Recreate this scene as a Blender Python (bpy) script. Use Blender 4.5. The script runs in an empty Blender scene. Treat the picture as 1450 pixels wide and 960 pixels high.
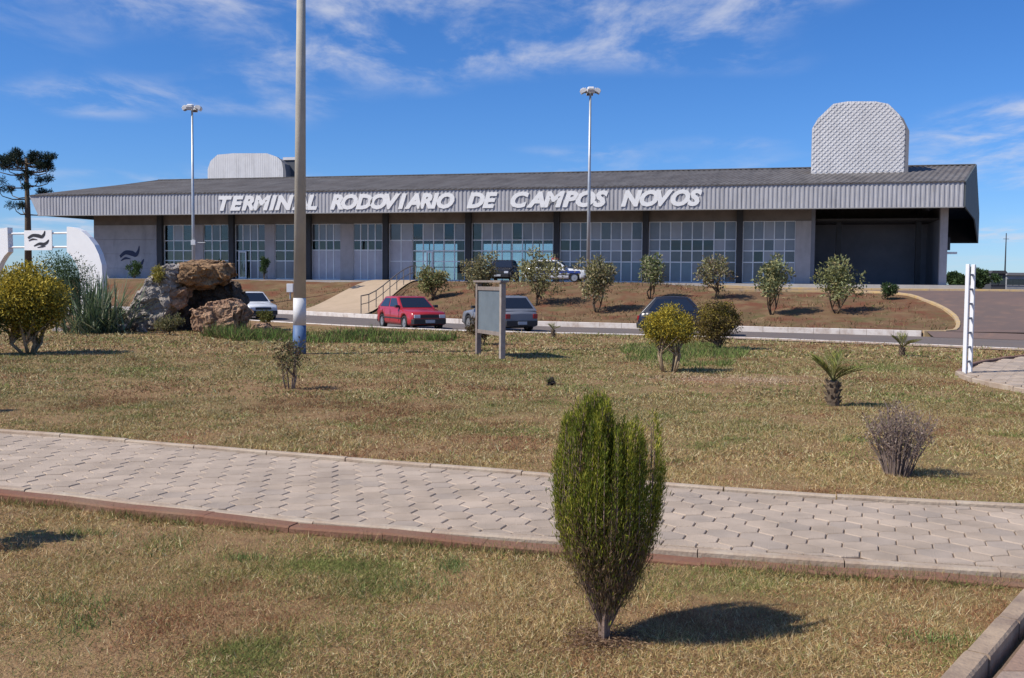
import bpy, bmesh, math, random
import numpy as np
from mathutils import Vector, Matrix, noise as mnoise
random.seed(7); rng = np.random.default_rng(7)
R = math.radians
SC = bpy.context.scene
COL = SC.collection

# ------------------------------------------------------------------ camera
EYE = 1.75; FPX = 1410.0; W0, H0 = 1450.0, 960.0
_p, _a = R(3.17), R(0.5)
FWD = Vector((0, math.cos(_p), -math.sin(_p)))
_up0 = Vector((0, math.sin(_p), math.cos(_p))); _r0 = Vector((1, 0, 0))
RGT = _r0*math.cos(_a) + _up0*math.sin(_a)
UPV = _up0*math.cos(_a) - _r0*math.sin(_a)
cd = bpy.data.cameras.new('camera'); cam = bpy.data.objects.new('camera', cd); COL.objects.link(cam)
cam.matrix_world = Matrix(((RGT.x, UPV.x, -FWD.x, 0), (RGT.y, UPV.y, -FWD.y, 0), (RGT.z, UPV.z, -FWD.z, EYE), (0, 0, 0, 1)))
cd.sensor_width = 36; cd.lens = 36*FPX/W0; cd.clip_start = 0.1; cd.clip_end = 8000
SC.camera = cam

# ------------------------------------------------------------------ sky and sun
SUN_EL = R(47); SUN_H = Vector((-0.93, -0.36, 0)).normalized()      # horizontal direction towards the sun
wd = bpy.data.worlds.new('World'); SC.world = wd; wd.use_nodes = True
nt = wd.node_tree; N = nt.nodes; L = nt.links
bg = N['Background']; sky = N.new('ShaderNodeTexSky'); sky.sky_type = 'NISHITA'; sky.sun_disc = False
sky.sun_elevation = SUN_EL; sky.sun_rotation = math.atan2(SUN_H.x, SUN_H.y)
sky.altitude = 900; sky.air_density = 1.0; sky.dust_density = 0.35; sky.ozone_density = 4.5
bg.inputs['Strength'].default_value = 0.10
tc = N.new('ShaderNodeTexCoord'); sep = N.new('ShaderNodeSeparateXYZ'); L.new(tc.outputs['Generated'], sep.inputs[0])
def wmath(op, a, b=None, clamp=False):
    n = N.new('ShaderNodeMath'); n.operation = op; n.use_clamp = clamp
    for i, v in enumerate((a, b)):
        if v is None: continue
        if isinstance(v, (int, float)): n.inputs[i].default_value = v
        else: L.new(v, n.inputs[i])
    return n.outputs[0]
zz = wmath('ADD', wmath('MAXIMUM', sep.outputs[2], 0.0), 0.06)
cu = wmath('DIVIDE', sep.outputs[0], zz); cv = wmath('DIVIDE', sep.outputs[1], zz)
cmb = N.new('ShaderNodeCombineXYZ'); L.new(cu, cmb.inputs[0]); L.new(cv, cmb.inputs[1])
def wnoise(scale, loc, detail, rough, sc=(1, 1, 1), dist=0.0):
    mp = N.new('ShaderNodeMapping'); mp.inputs['Location'].default_value = loc; mp.inputs['Scale'].default_value = sc
    L.new(cmb.outputs[0], mp.inputs['Vector'])
    n = N.new('ShaderNodeTexNoise'); n.inputs['Scale'].default_value = scale; n.inputs['Detail'].default_value = detail
    n.inputs['Roughness'].default_value = rough; n.inputs['Distortion'].default_value = dist
    L.new(mp.outputs[0], n.inputs['Vector']); return n.outputs['Fac']
def wramp(v, lo, hi):
    n = N.new('ShaderNodeMapRange'); n.interpolation_type = 'SMOOTHSTEP'
    n.inputs[1].default_value = lo; n.inputs[2].default_value = hi; L.new(v, n.inputs[0]); return n.outputs[0]
big = wramp(wnoise(0.55, (12.5, 1.75, 0), 2, .5), 0.45, 0.62)
fine = wramp(wnoise(2.4, (3.1, 7.7, 0), 9, .60, (1.25, 0.75, 1), .25), 0.38, 0.74)
cmask = wmath('MULTIPLY', wmath('MULTIPLY', wmath('MULTIPLY', big, fine), wramp(sep.outputs[2], 0.0, 0.06)), 0.85, True)
mixc = N.new('ShaderNodeMix'); mixc.data_type = 'RGBA'
tint = N.new('ShaderNodeMix'); tint.data_type = 'RGBA'; tint.blend_type = 'MULTIPLY'; tint.inputs[0].default_value = 1.0
L.new(sky.outputs[0], tint.inputs[6]); tint.inputs[7].default_value = (0.62, 0.77, 1.04, 1)
hs = N.new('ShaderNodeHueSaturation'); hs.inputs['Saturation'].default_value = 1.10; L.new(tint.outputs[2], hs.inputs['Color'])
L.new(cmask, mixc.inputs[0]); L.new(hs.outputs[0], mixc.inputs[6]); mixc.inputs[7].default_value = (5.2, 5.4, 6.2, 1)
L.new(mixc.outputs[2], bg.inputs['Color'])

sd = bpy.data.lights.new('sun', 'SUN'); sd.energy = 4.0; sd.angle = R(0.53); sd.color = (1.0, 0.94, 0.85)
so = bpy.data.objects.new('sun', sd); COL.objects.link(so)
_toS = Vector((SUN_H.x*math.cos(SUN_EL), SUN_H.y*math.cos(SUN_EL), math.sin(SUN_EL)))
so.rotation_euler = _toS.to_track_quat('Z', 'Y').to_euler()
vs = SC.view_settings; vs.view_transform = 'Standard'; vs.look = 'None'; vs.exposure = 0.35; vs.gamma = 1.0; vs.use_curve_mapping = False
try:
    SC.cycles.max_bounces = 8; SC.cycles.transparent_max_bounces = 24; SC.cycles.caustics_reflective = False
except Exception: pass

# ------------------------------------------------------------------ helpers: places
def ray(px, py): return FWD + RGT*((px-725)/FPX) + UPV*((480-py)/FPX)
def gp(px, py, z=0.0):
    d = ray(px, py); t = (z-EYE)/d.z; return Vector((d.x*t, d.y*t, z))
def interp(x, pts):
    if x <= pts[0][0]: return pts[0][1]
    for (a, b), (c, d) in zip(pts, pts[1:]):
        if x <= c:
            t = (x-a)/(c-a); return b+(d-b)*t
    return pts[-1][1]
def smooth_pts(pts, n=8):
    out = []
    P = [Vector(p) for p in pts]
    for i in range(len(P)-1):
        p0 = P[max(i-1, 0)]; p1 = P[i]; p2 = P[i+1]; p3 = P[min(i+2, len(P)-1)]
        for k in range(n):
            t = k/n
            out.append(0.5*((2*p1)+(p2-p0)*t+(2*p0-5*p1+4*p2-p3)*t*t+(3*p1-p0-3*p2+p3)*t**3))
    out.append(P[-1]); return out
NEARK = [tuple(v) for v in smooth_pts([(-90, 57, 0), (-45, 54, 0), (-25, 51, 0), (-15, 47.5, 0), (-9.2, 42.5, 0), (-3.7, 38, 0), (0, 36.2, 0), (4.3, 35, 0), (7.9, 33.3, 0), (12.4, 30.5, 0), (14.6, 28.8, 0), (25, 21, 0), (45, 6, 0)])]
FARK = [tuple(v) for v in smooth_pts([(-90, 70, 0), (-45, 67, 0), (-25, 63.5, 0), (-15, 59.5, 0), (-7.7, 52.7, 0), (-2.6, 46.8, 0), (3.9, 43.6, 0), (10.8, 40.6, 0), (17, 37.6, 0), (25, 33, 0), (45, 20, 0), (90, -4, 0)])]
def nearY(x): return interp(x, [(p[0], p[1]) for p in NEARK])
def farY(x): return interp(x, [(p[0], p[1]) for p in FARK])
def sstep(t):
    t = max(0.0, min(1.0, t)); return t*t*(3-2*t)
def hz(x, y):
    crest = 1.86 - 0.36*sstep((x-6)/10)
    d = (y-farY(x))
    return crest*sstep(d/(14.5-7.5*sstep((-x-8)/14)))
def hit(px, py):
    d = ray(px, py); t = 30.0
    while t < 120:
        q = Vector((0, 0, EYE))+d*t
        if q.z <= hz(q.x, q.y): return Vector((q.x, q.y, hz(q.x, q.y)))
        t += 0.05
    return None

# ------------------------------------------------------------------ helpers: materials
MATS = {}
def mat(name, color, rough=0.8, var=0.0, scale=3.0, col2=None, bump=0.0, bscale=40.0, metal=0.0, spec=0.5, detail=6, island=0.0, trans=0.0, coat=0.0, contrast=(0.35, 0.65)):
    if name in MATS: return MATS[name]
    m = bpy.data.materials.new(name); m.use_nodes = True; t = m.node_tree; b = t.nodes['Principled BSDF']
    c = tuple(color)+(1,); b.inputs['Base Color'].default_value = c
    b.inputs['Roughness'].default_value = rough; b.inputs['Metallic'].default_value = metal
    b.inputs['Specular IOR Level'].default_value = spec
    if coat: b.inputs['Coat Weight'].default_value = coat; b.inputs['Coat Roughness'].default_value = .06
    g = t.nodes.new('ShaderNodeNewGeometry')
    src = None
    if var or col2:
        n = t.nodes.new('ShaderNodeTexNoise'); n.inputs['Scale'].default_value = scale; n.inputs['Detail'].default_value = detail; n.inputs['Roughness'].default_value = .65
        t.links.new(g.outputs['Position'], n.inputs['Vector'])
        mr = t.nodes.new('ShaderNodeMapRange'); mr.inputs[1].default_value = contrast[0]; mr.inputs[2].default_value = contrast[1]; t.links.new(n.outputs['Fac'], mr.inputs[0])
        mx = t.nodes.new('ShaderNodeMix'); mx.data_type = 'RGBA'; t.links.new(mr.outputs[0], mx.inputs[0])
        c2 = col2 if col2 else tuple(v*(1-var) for v in color); mx.inputs[6].default_value = c; mx.inputs[7].default_value = tuple(c2)+(1,)
        src = mx.outputs[2]
    if island:
        hsv = t.nodes.new('ShaderNodeHueSaturation'); mr2 = t.nodes.new('ShaderNodeMapRange')
        mr2.inputs[3].default_value = 1-island; mr2.inputs[4].default_value = 1+island
        t.links.new(g.outputs['Random Per Island'], mr2.inputs[0]); t.links.new(mr2.outputs[0], hsv.inputs['Value'])
        if src: t.links.new(src, hsv.inputs['Color'])
        else: hsv.inputs['Color'].default_value = c
        src = hsv.outputs[0]
    if src: t.links.new(src, b.inputs['Base Color'])
    if bump:
        n2 = t.nodes.new('ShaderNodeTexNoise'); n2.inputs['Scale'].default_value = bscale; n2.inputs['Detail'].default_value = 5
        t.links.new(g.outputs['Position'], n2.inputs['Vector'])
        bp = t.nodes.new('ShaderNodeBump'); bp.inputs['Strength'].default_value = bump; bp.inputs['Distance'].default_value = .02
        t.links.new(n2.outputs['Fac'], bp.inputs['Height']); t.links.new(bp.outputs[0], b.inputs['Normal'])
    if trans:
        tr = t.nodes.new('ShaderNodeBsdfTranslucent'); ms = t.nodes.new('ShaderNodeMixShader'); ms.inputs[0].default_value = trans
        if src: t.links.new(src, tr.inputs[0])
        else: tr.inputs[0].default_value = c
        out = t.nodes['Material Output']
        t.links.new(b.outputs[0], ms.inputs[1]); t.links.new(tr.outputs[0], ms.inputs[2]); t.links.new(ms.outputs[0], out.inputs[0])
    MATS[name] = m; return m
def attr_mat(name, rough=0.9, trans=0.0, bump=0.0):
    m = bpy.data.materials.new(name); m.use_nodes = True; t = m.node_tree; b = t.nodes['Principled BSDF']
    a = t.nodes.new('ShaderNodeAttribute'); a.attribute_name = 'tone'; t.links.new(a.outputs['Color'], b.inputs['Base Color'])
    b.inputs['Roughness'].default_value = rough; b.inputs['Specular IOR Level'].default_value = .2
    if trans:
        tr = t.nodes.new('ShaderNodeBsdfTranslucent'); ms = t.nodes.new('ShaderNodeMixShader'); ms.inputs[0].default_value = trans
        t.links.new(a.outputs['Color'], tr.inputs[0]); t.links.new(b.outputs[0], ms.inputs[1]); t.links.new(tr.outputs[0], ms.inputs[2]); t.links.new(ms.outputs[0], t.nodes['Material Output'].inputs[0])
    MATS[name] = m; return m

# ------------------------------------------------------------------ helpers: objects
def link(name, mesh, m=None, parent=None):
    o = bpy.data.objects.new(name, mesh); COL.objects.link(o)
    if m and len(mesh.materials) == 0: mesh.materials.append(m)
    if parent: o.parent = parent
    return o
def tag(o, label=None, cat=None, group=None, kind=None):
    if label: o['label'] = label
    if cat: o['category'] = cat
    if group: o['group'] = group
    if kind: o['kind'] = kind
    return o
def empty(name, loc=(0, 0, 0), rz=0.0, label=None, cat=None, group=None):
    o = bpy.data.objects.new(name, None); COL.objects.link(o); o.location = loc; o.rotation_euler = (0, 0, rz)
    o.empty_display_size = .2
    return tag(o, label, cat, group)
class MB:
    def __init__(s): s.v = []; s.f = []; s.sm = False
    def add(s, vs, fs):
        b = len(s.v); s.v += [tuple(v) for v in vs]; s.f += [tuple(i+b for i in f) for f in fs]; return s
    def box(s, x0, x1, y0, y1, z0, z1, M=None):
        vs = [(x0, y0, z0), (x1, y0, z0), (x1, y1, z0), (x0, y1, z0), (x0, y0, z1), (x1, y0, z1), (x1, y1, z1), (x0, y1, z1)]
        if M: vs = [M @ Vector(v) for v in vs]
        return s.add(vs, [(0, 3, 2, 1), (4, 5, 6, 7), (0, 1, 5, 4), (1, 2, 6, 5), (2, 3, 7, 6), (3, 0, 4, 7)])
    def tube(s, pts, rad, n=8, cap=True):
        P = [Vector(p) for p in pts]; k = len(P); rad = rad if isinstance(rad, (list, tuple)) else [rad]*k
        rings = []; ref = Vector((0, 0, 1))
        for i in range(k):
            d = (P[min(i+1, k-1)]-P[max(i-1, 0)]).normalized()
            if abs(d.dot(ref)) > .95: rf = Vector((1, 0, 0))
            else: rf = ref
            a = d.cross(rf).normalized(); b = d.cross(a).normalized()
            rings.append([P[i]+(a*math.cos(2*math.pi*j/n)+b*math.sin(2*math.pi*j/n))*rad[i] for j in range(n)])
        vs = [v for r in rings for v in r]; fs = []
        for i in range(k-1):
            for j in range(n): fs.append((i*n+j, i*n+(j+1) % n, (i+1)*n+(j+1) % n, (i+1)*n+j))
        if cap: fs += [tuple(range(n))[::-1], tuple(range((k-1)*n, k*n))]
        return s.add(vs, fs)
    def prism(s, poly, y0, y1):      # polygon in xz, extruded along y
        n = len(poly); vs = [(x, y0, z) for x, z in poly]+[(x, y1, z) for x, z in poly]
        fs = [tuple(range(n)), tuple(range(2*n-1, n-1, -1))]+[(i, n+i, n+(i+1) % n, (i+1) % n) for i in range(n)]
        return s.add(vs, fs)
    def slab(s, poly, z0, z1):       # polygon in xy, extruded along z
        n = len(poly); vs = [(x, y, z0) for x, y in poly]+[(x, y, z1) for x, y in poly]
        fs = [tuple(range(n))[::-1], tuple(range(n, 2*n))]+[(i, (i+1) % n, n+(i+1) % n, n+i) for i in range(n)]
        return s.add(vs, fs)
    def mesh(s, name, smooth=False, fix=True):
        me = bpy.data.meshes.new(name); me.from_pydata(s.v, [], s.f); me.update()
        if fix:
            bm = bmesh.new(); bm.from_mesh(me); bmesh.ops.recalc_face_normals(bm, faces=bm.faces); bm.to_mesh(me); bm.free()
        if smooth: me.polygons.foreach_set('use_smooth', [True]*len(me.polygons))
        return me
    def build(s, name, m, parent=None, smooth=False, bevel=0.0):
        me = s.mesh(name, smooth); o = link(name, me, m, parent)
        if bevel:
            bm = bmesh.new(); bm.from_mesh(me)
            es = [e for e in bm.edges if len(e.link_faces) == 2 and e.calc_face_angle(0) > .5]
            bmesh.ops.bevel(bm, geom=es, offset=bevel, segments=2, affect='EDGES', profile=.6); bm.to_mesh(me); bm.free()
        return o
def np_mesh(name, V, nper, m, tone=None):
    """faces of nper corners each, unshared vertices"""
    V = np.asarray(V, dtype=np.float32).reshape(-1, 3); nv = len(V); nf = nv//nper
    me = bpy.data.meshes.new(name); me.vertices.add(nv); me.vertices.foreach_set('co', V.ravel())
    me.loops.add(nv); me.loops.foreach_set('vertex_index', np.arange(nv, dtype=np.int32))
    me.polygons.add(nf); me.polygons.foreach_set('loop_start', np.arange(0, nv, nper, dtype=np.int32))
    me.update(calc_edges=True); me.materials.append(m)
    if tone is not None:
        T = np.ones((nv, 4), dtype=np.float32); T[:, :3] = np.repeat(np.asarray(tone, dtype=np.float32), nper, axis=0)
        a = me.attributes.new('tone', 'FLOAT_COLOR', 'POINT'); a.data.foreach_set('color', T.ravel())
    return me
def unit(a): return a/np.maximum(np.linalg.norm(a, axis=1, keepdims=True), 1e-9)
def leaf_quads(C, A, Nn, ln, wd):
    """pointed leaves (4 corners, diamond-like): centre base C, axis A, face normal hint Nn"""
    A = unit(A); S = unit(np.cross(A, Nn)); ln = np.asarray(ln)[:, None]; wd = np.asarray(wd)[:, None]
    V = np.stack([C, C+A*ln*.45+S*wd*.5, C+A*ln, C+A*ln*.45-S*wd*.5], axis=1)
    return V
def blades(C, A, ln, wd):
    A = unit(A); S = unit(np.cross(A, rng.normal(size=A.shape))); ln = np.asarray(ln)[:, None]; wd = np.asarray(wd)[:, None]
    return np.stack([C-S*wd*.5, C+S*wd*.5, C+A*ln], axis=1)
_nv = {}
def pnoise(x, y, s, seed=0):
    """cheap smooth value noise, numpy"""
    x = np.asarray(x)*s+seed*17.3; y = np.asarray(y)*s+seed*9.1
    xi = np.floor(x).astype(int); yi = np.floor(y).astype(int); fx = x-xi; fy = y-yi
    fx = fx*fx*(3-2*fx); fy = fy*fy*(3-2*fy)
    def h(i, j):
        n = (i*374761393+j*668265263+seed*1442695) & 0x7fffffff; n = ((n ^ (n >> 13))*1274126177) & 0x7fffffff
        return ((n ^ (n >> 16)) & 0xffff)/65535.0
    return (h(xi, yi)*(1-fx)+h(xi+1, yi)*fx)*(1-fy)+(h(xi, yi+1)*(1-fx)+h(xi+1, yi+1)*fx)*fy
def fbm(x, y, s, seed=0): return .5*pnoise(x, y, s, seed)+.3*pnoise(x, y, s*2.3, seed+1)+.2*pnoise(x, y, s*5.1, seed+2)

# ================================================================== SETTING
def ground_mat(name, cols, scales, bump, dots=None):
    m = bpy.data.materials.new(name); m.use_nodes = True; t = m.node_tree; b = t.nodes['Principled BSDF']
    b.inputs['Roughness'].default_value = .95; b.inputs['Specular IOR Level'].default_value = .15
    g = t.nodes.new('ShaderNodeNewGeometry'); cur = None
    for i, c in enumerate(cols):
        if cur is None:
            rgb = t.nodes.new('ShaderNodeRGB'); rgb.outputs[0].default_value = c+(1,); cur = rgb.outputs[0]; continue
        sc, lo, hi = scales[i-1]
        n = t.nodes.new('ShaderNodeTexNoise'); n.inputs['Scale'].default_value = sc; n.inputs['Detail'].default_value = 6; n.inputs['Roughness'].default_value = .6
        mp = t.nodes.new('ShaderNodeMapping'); mp.inputs['Location'].default_value = (i*13.7, i*5.1, 0)
        t.links.new(g.outputs['Position'], mp.inputs[0]); t.links.new(mp.outputs[0], n.inputs['Vector'])
        mr = t.nodes.new('ShaderNodeMapRange'); mr.inputs[1].default_value = lo; mr.inputs[2].default_value = hi; t.links.new(n.outputs['Fac'], mr.inputs[0])
        mx = t.nodes.new('ShaderNodeMix'); mx.data_type = 'RGBA'; t.links.new(mr.outputs[0], mx.inputs[0]); t.links.new(cur, mx.inputs[6]); mx.inputs[7].default_value = c+(1,)
        cur = mx.outputs[2]
    t.links.new(cur, b.inputs['Base Color'])
    n2 = t.nodes.new('ShaderNodeTexNoise'); n2.inputs['Scale'].default_value = 60; n2.inputs['Detail'].default_value = 6; t.links.new(g.outputs['Position'], n2.inputs['Vector'])
    bp = t.nodes.new('ShaderNodeBump'); bp.inputs['Strength'].default_value = bump; bp.inputs['Distance'].default_value = .03
    t.links.new(n2.outputs['Fac'], bp.inputs['Height']); t.links.new(bp.outputs[0], b.inputs['Normal'])
    return m
M_SOIL = ground_mat('lawn_soil', [(.27, .165, .08), (.31, .205, .105), (.20, .175, .065), (.29, .125, .068), (.19, .11, .055)], [(.9, .35, .65), (.32, .50, .66), (.55, .60, .72), (9, .45, .7)], .7)
M_BANK = ground_mat('bank_soil', [(.155, .088, .05), (.21, .14, .075), (.125, .105, .045), (.165, .07, .04)], [(.7, .4, .62), (1.1, .52, .66), (.8, .5, .64)], .7)
M_FAR = ground_mat('far_ground', [(.17, .12, .065), (.10, .10, .045)], [(.05, .4, .6)], .2)
M_ASPH = ground_mat('asphalt', [(.155, .135, .128), (.175, .145, .13), (.18, .13, .11)], [(.6, .4, .6), (2.5, .55, .75)], .35)
M_RAMP = ground_mat('ramp_asphalt', [(.17, .12, .105), (.145, .11, .10), (.20, .135, .11)], [(.35, .4, .6), (1.6, .5, .7)], .35)
M_PAVE = mat('pavement_concrete', (.40, .29, .20), .9, col2=(.33, .235, .165), scale=1.3, bump=.3)
M_FORE = mat('forecourt_concrete', (.34, .30, .27), .9, .2, 1.0, bump=.3)
M_KERBW = mat('kerb_paint', (.66, .60, .55), .8, col2=(.40, .31, .25), scale=2.6, bump=.25, contrast=(.45, .75))
M_KERBY = mat('kerb_yellow', (.55, .38, .16), .8, col2=(.42, .32, .22), scale=2.2, bump=.25)
M_KERBT = mat('kerb_concrete', (.46, .38, .29), .9, col2=(.34, .25, .18), scale=3.0, bump=.4)
M_KERBR = mat('kerb_red', (.20, .085, .05), .95, col2=(.22, .13, .08), scale=1.7, bump=.4)
M_BED = mat('joint_sand', (.20, .135, .09), .95, .3, 20, bump=.4)

g = MB(); n = 64
g.add([(0, 40, -.35)]+[(4000*math.cos(2*math.pi*i/n), 40+4000*math.sin(2*math.pi*i/n), -.35) for i in range(n)], [(0, i+1, (i+1) % n+1) for i in range(n)])
tag(g.build('ground', M_FAR), kind='structure')

def strip_grid(xs, rowf, zf, ny, name, m):
    g = MB(); nx = len(xs)
    for x in xs:
        y0, y1 = rowf(x)
        for j in range(ny+1):
            y = y0+(y1-y0)*(j/ny); g.v.append((x, y, zf(x, y)))
    for i in range(nx-1):
        for j in range(ny): a = i*(ny+1)+j; g.f.append((a, a+ny+1, a+ny+2, a+1))
    o = g.build(name, m, smooth=True); tag(o, kind='structure'); return o
def lawn_z(x, y):
    return 0.018*(mnoise.noise(Vector((x*.8, y*.8, 3)))+.5*mnoise.noise(Vector((x*2.3, y*2.3, 1))))-.01
xs = list(np.arange(-12, 20.01, .25)); xs = list(np.arange(-60, -12, 2.0))+xs+list(np.arange(22, 44, 2.0))
strip_grid(xs, lambda x: (-4, nearY(x)-.12), lawn_z, 130, 'lawn', M_SOIL)
xs = list(np.arange(-88, 60, 1.0))
strip_grid(xs, lambda x: (nearY(x)-.05, farY(x)+.06), lambda x, y: -.13, 4, 'road', M_ASPH)
strip_grid(list(np.arange(-60, 62, .5)), lambda x: (farY(x)+.1, 150), lambda x, y: hz(x, y)+(.05*mnoise.noise(Vector((x*.6, y*.6, 5)))+.03*mnoise.noise(Vector((x*2, y*2, 5))))*min(1, (y-farY(x))/3), 150, 'bank', M_BANK)

def resample(P, step):
    P = [Vector((p[0], p[1], p[2])) for p in P]; cum = [0]
    for a, b in zip(P, P[1:]): cum.append(cum[-1]+(b-a).length)
    n = max(1, round(cum[-1]/step)); out = []; k = 0
    for i in range(n+1):
        s = cum[-1]*i/n
        while k < len(P)-2 and cum[k+1] < s: k += 1
        t = (s-cum[k])/max(1e-9, cum[k+1]-cum[k]); out.append(P[k]+(P[k+1]-P[k])*t)
    return out
def kerb(parent, pts, step, wd, z0f, z1f, m, gap=.012, inside=None, mats=None):
    """single kerb stones along a line"""
    Q = resample(pts, step)
    for i, (a, b) in enumerate(zip(Q, Q[1:])):
        if inside and not inside((a+b)/2): continue
        d = (b-a); l = d.length; d.normalize(); nrm = Vector((-d.y, d.x, 0)); a2 = a+d*gap*.5; b2 = b-d*gap*.5
        dz = random.uniform(-.006, .006); j = random.uniform(-.006, .006); c = .012
        w = wd/2; ring = []
        for q in (a2, b2):
            z0, z1 = z0f(q.x, q.y), z1f(q.x, q.y)+dz; o = nrm*j
            ring.append([q+o-nrm*w+Vector((0, 0, z0-q.z)), q+o-nrm*w+Vector((0, 0, z1-c-q.z)), q+o-nrm*(w-c)+Vector((0, 0, z1-q.z)), q+o+nrm*(w-c)+Vector((0, 0, z1-q.z)), q+o+nrm*w+Vector((0, 0, z1-c-q.z)), q+o+nrm*w+Vector((0, 0, z0-q.z))])
        k = MB(); k.add(ring[0]+ring[1], [(0, 1, 2, 3, 4, 5)[::-1], (6, 7, 8, 9, 10, 11)]+[(q, (q+1) % 6, 6+(q+1) % 6, 6+q) for q in range(6)])
        k.build('kerb_stone', m if mats is None else mats(i), parent)

road_kerb = empty('road_kerb'); tag(road_kerb, kind='structure')
kerb(road_kerb, [p for p in NEARK if -46 < p[0] < 18.5], 1.0, .16, lambda x, y: -.2, lambda x, y: .03, M_KERBW)
kerb(road_kerb, [p for p in FARK if -46 < p[0] < 15.4]+[(15.75, farY(15.75), 0)], 1.0, .17, lambda x, y: -.2, lambda x, y: .09+hz(x, y), M_KERBW)
# low pavement strip beside the near kerb on the right
pv = MB(); pl = [Vector(p) for p in NEARK if 5 < p[0] < 24]
for i, p in enumerate(pl):
    d = (pl[min(i+1, len(pl)-1)]-pl[max(i-1, 0)]).normalized(); nn = Vector((d.y, -d.x, 0))
    w = .9*sstep((p.x-5)/4)+.02
    pv.v += [tuple(p+nn*.09+Vector((0, 0, .016))), tuple(p+nn*(.09+w)+Vector((0, 0, .016)))]
pv.f = [(2*i, 2*i+1, 2*i+3, 2*i+2) for i in range(len(pl)-1)]
tag(pv.build('pavement', M_PAVE), kind='structure')

# planted island's rounded end and the asphalt ramp climbing behind it
isl = [Vector((15.8, farY(15.8), 0))]
for q in ((1348, 471), (1357, 462), (1352, 450), (1336, 438), (1310, 427), (1270, 417)):
    isl.append(hit(*q))
isl.append(isl[-1]+Vector((-2.6, 2.2, 0))); isl.append(isl[-1]+Vector((-6, 1.0, 0)))
isl = smooth_pts([(p.x, p.y, 0) for p in isl], 6)
kerb(road_kerb, isl, .8, .16, lambda x, y: hz(x, y)-.2, lambda x, y: hz(x, y)+.11, M_KERBY)
# asphalt: right of the island line, draped on the slope
rp = MB(); rows = []
top = Vector((60, 62, 0))
for i, p in enumerate(isl):
    f = i/(len(isl)-1); e = Vector((60-0*f, 26+f*34, 0)); row = []
    for k in range(25):
        q = p.lerp(e, (k/24)**1.3); y = max(q.y, farY(q.x)-.03); row.append((q.x, y, hz(q.x, y)+.075))
    rows.append(row)
for r_ in rows: rp.v += r_
for i in range(len(rows)-1):
    for k in range(24): a = i*25+k; rp.f.append((a, a+1, a+26, a+25))
tag(rp.build('access_ramp_road', M_RAMP, smooth=True), kind='structure')
# apron joining ramp road to the street (no kerb here)
ap = MB(); A = [Vector((x, farY(x), 0)) for x in np.arange(15.9, 60, 1.0)]
for p in A: ap.v += [(p.x, p.y-.7, -.122), (p.x, p.y+.02, .078+hz(p.x, p.y))]
ap.f = [(2*i, 2*i+2, 2*i+3, 2*i+1) for i in range(len(A)-1)]
tag(ap.build('road_apron', M_RAMP, smooth=True), kind='structure')
# forecourt edge: yellow kerb at the top of the slope
TOPK = [(11.5, 58.6, 0), (16, 57.2, 0), (24, 54.8, 0), (34, 51.5, 0), (48, 47.5, 0)]
fk = smooth_pts(TOPK, 6)
kerb(road_kerb, fk, 1.0, .18, lambda x, y: hz(x, y)-.2, lambda x, y: hz(x, y)+.19, M_KERBY)
fc = MB()
for x, y, z in fk: fc.v += [(x, y+.08, hz(x, y)+.12), (x+9, y+40, hz(x, y)+.12)]
fc.f = [(2*i, 2*i+2, 2*i+3, 2*i+1) for i in range(len(fk)-1)]
tag(fc.build('forecourt', M_FORE), kind='structure')

# ---------------------------------------------------------------- footpath with hexagonal pavers
NE = [gp(*q, .05) for q in ((-500, 646), (0, 690), (200, 712), (400, 733), (600, 750), (800, 764), (1000, 779), (1200, 793), (1450, 808), (1900, 838))]
FE = [gp(*q, .08) for q in ((-500, 580), (0, 609), (200, 624), (400, 641), (600, 657), (800, 672), (1000, 688), (1200, 702), (1450, 715), (1900, 735))]
NE = smooth_pts([tuple(p) for p in NE], 5); FE = smooth_pts([tuple(p) for p in FE], 5)
M_PAVER = [mat('paver_concrete_%s' % 'abcd'[i], c, .9, col2=tuple(v*.72 for v in c), scale=2.3, bump=.5, bscale=110, detail=9) for i, c in enumerate([(.485, .385, .295), (.435, .35, .275), (.52, .41, .31), (.46, .36, .27)])]
ZP = .055
bed = MB(); K = 60; na = resample(NE, 1); 
def at_frac(P, f):
    P2 = P; cum = [0]
    for a, b in zip(P2, P2[1:]): cum.append(cum[-1]+(b-a).length)
    s = f*cum[-1]
    for k in range(len(P2)-1):
        if cum[k+1] >= s: return P2[k]+(P2[k+1]-P2[k])*((s-cum[k])/(cum[k+1]-cum[k]))
    return P2[-1]
for i in range(K+1):
    a = at_frac(NE, i/K); b = at_frac(FE, i/K); bed.v += [(a.x, a.y, ZP-.011), (b.x, b.y, ZP-.011)]
bed.f = [(2*i, 2*i+2, 2*i+3, 2*i+1) for i in range(K)]
path = bed.build('footpath', M_BED); tag(path, kind='structure')
kerb(path, [(p.x, p.y, 0) for p in NE], .9, .085, lambda x, y: -.05, lambda x, y: ZP+.004, M_KERBT, gap=.006)
kerb(path, [(p.x, p.y, 0) for p in FE], .9, .075, lambda x, y: -.05, lambda x, y: ZP+.03, M_KERBT)
# red earth edging in front of the near kerb
rk = [(p.x-.045, p.y-.115, 0) for p in NE]
kerb(path, rk, .7, .14, lambda x, y: -.06, lambda x, y: .052-.034*sstep((x+1.5)/3)+.008*math.sin(x*5.3), M_KERBR, gap=.002)
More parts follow.
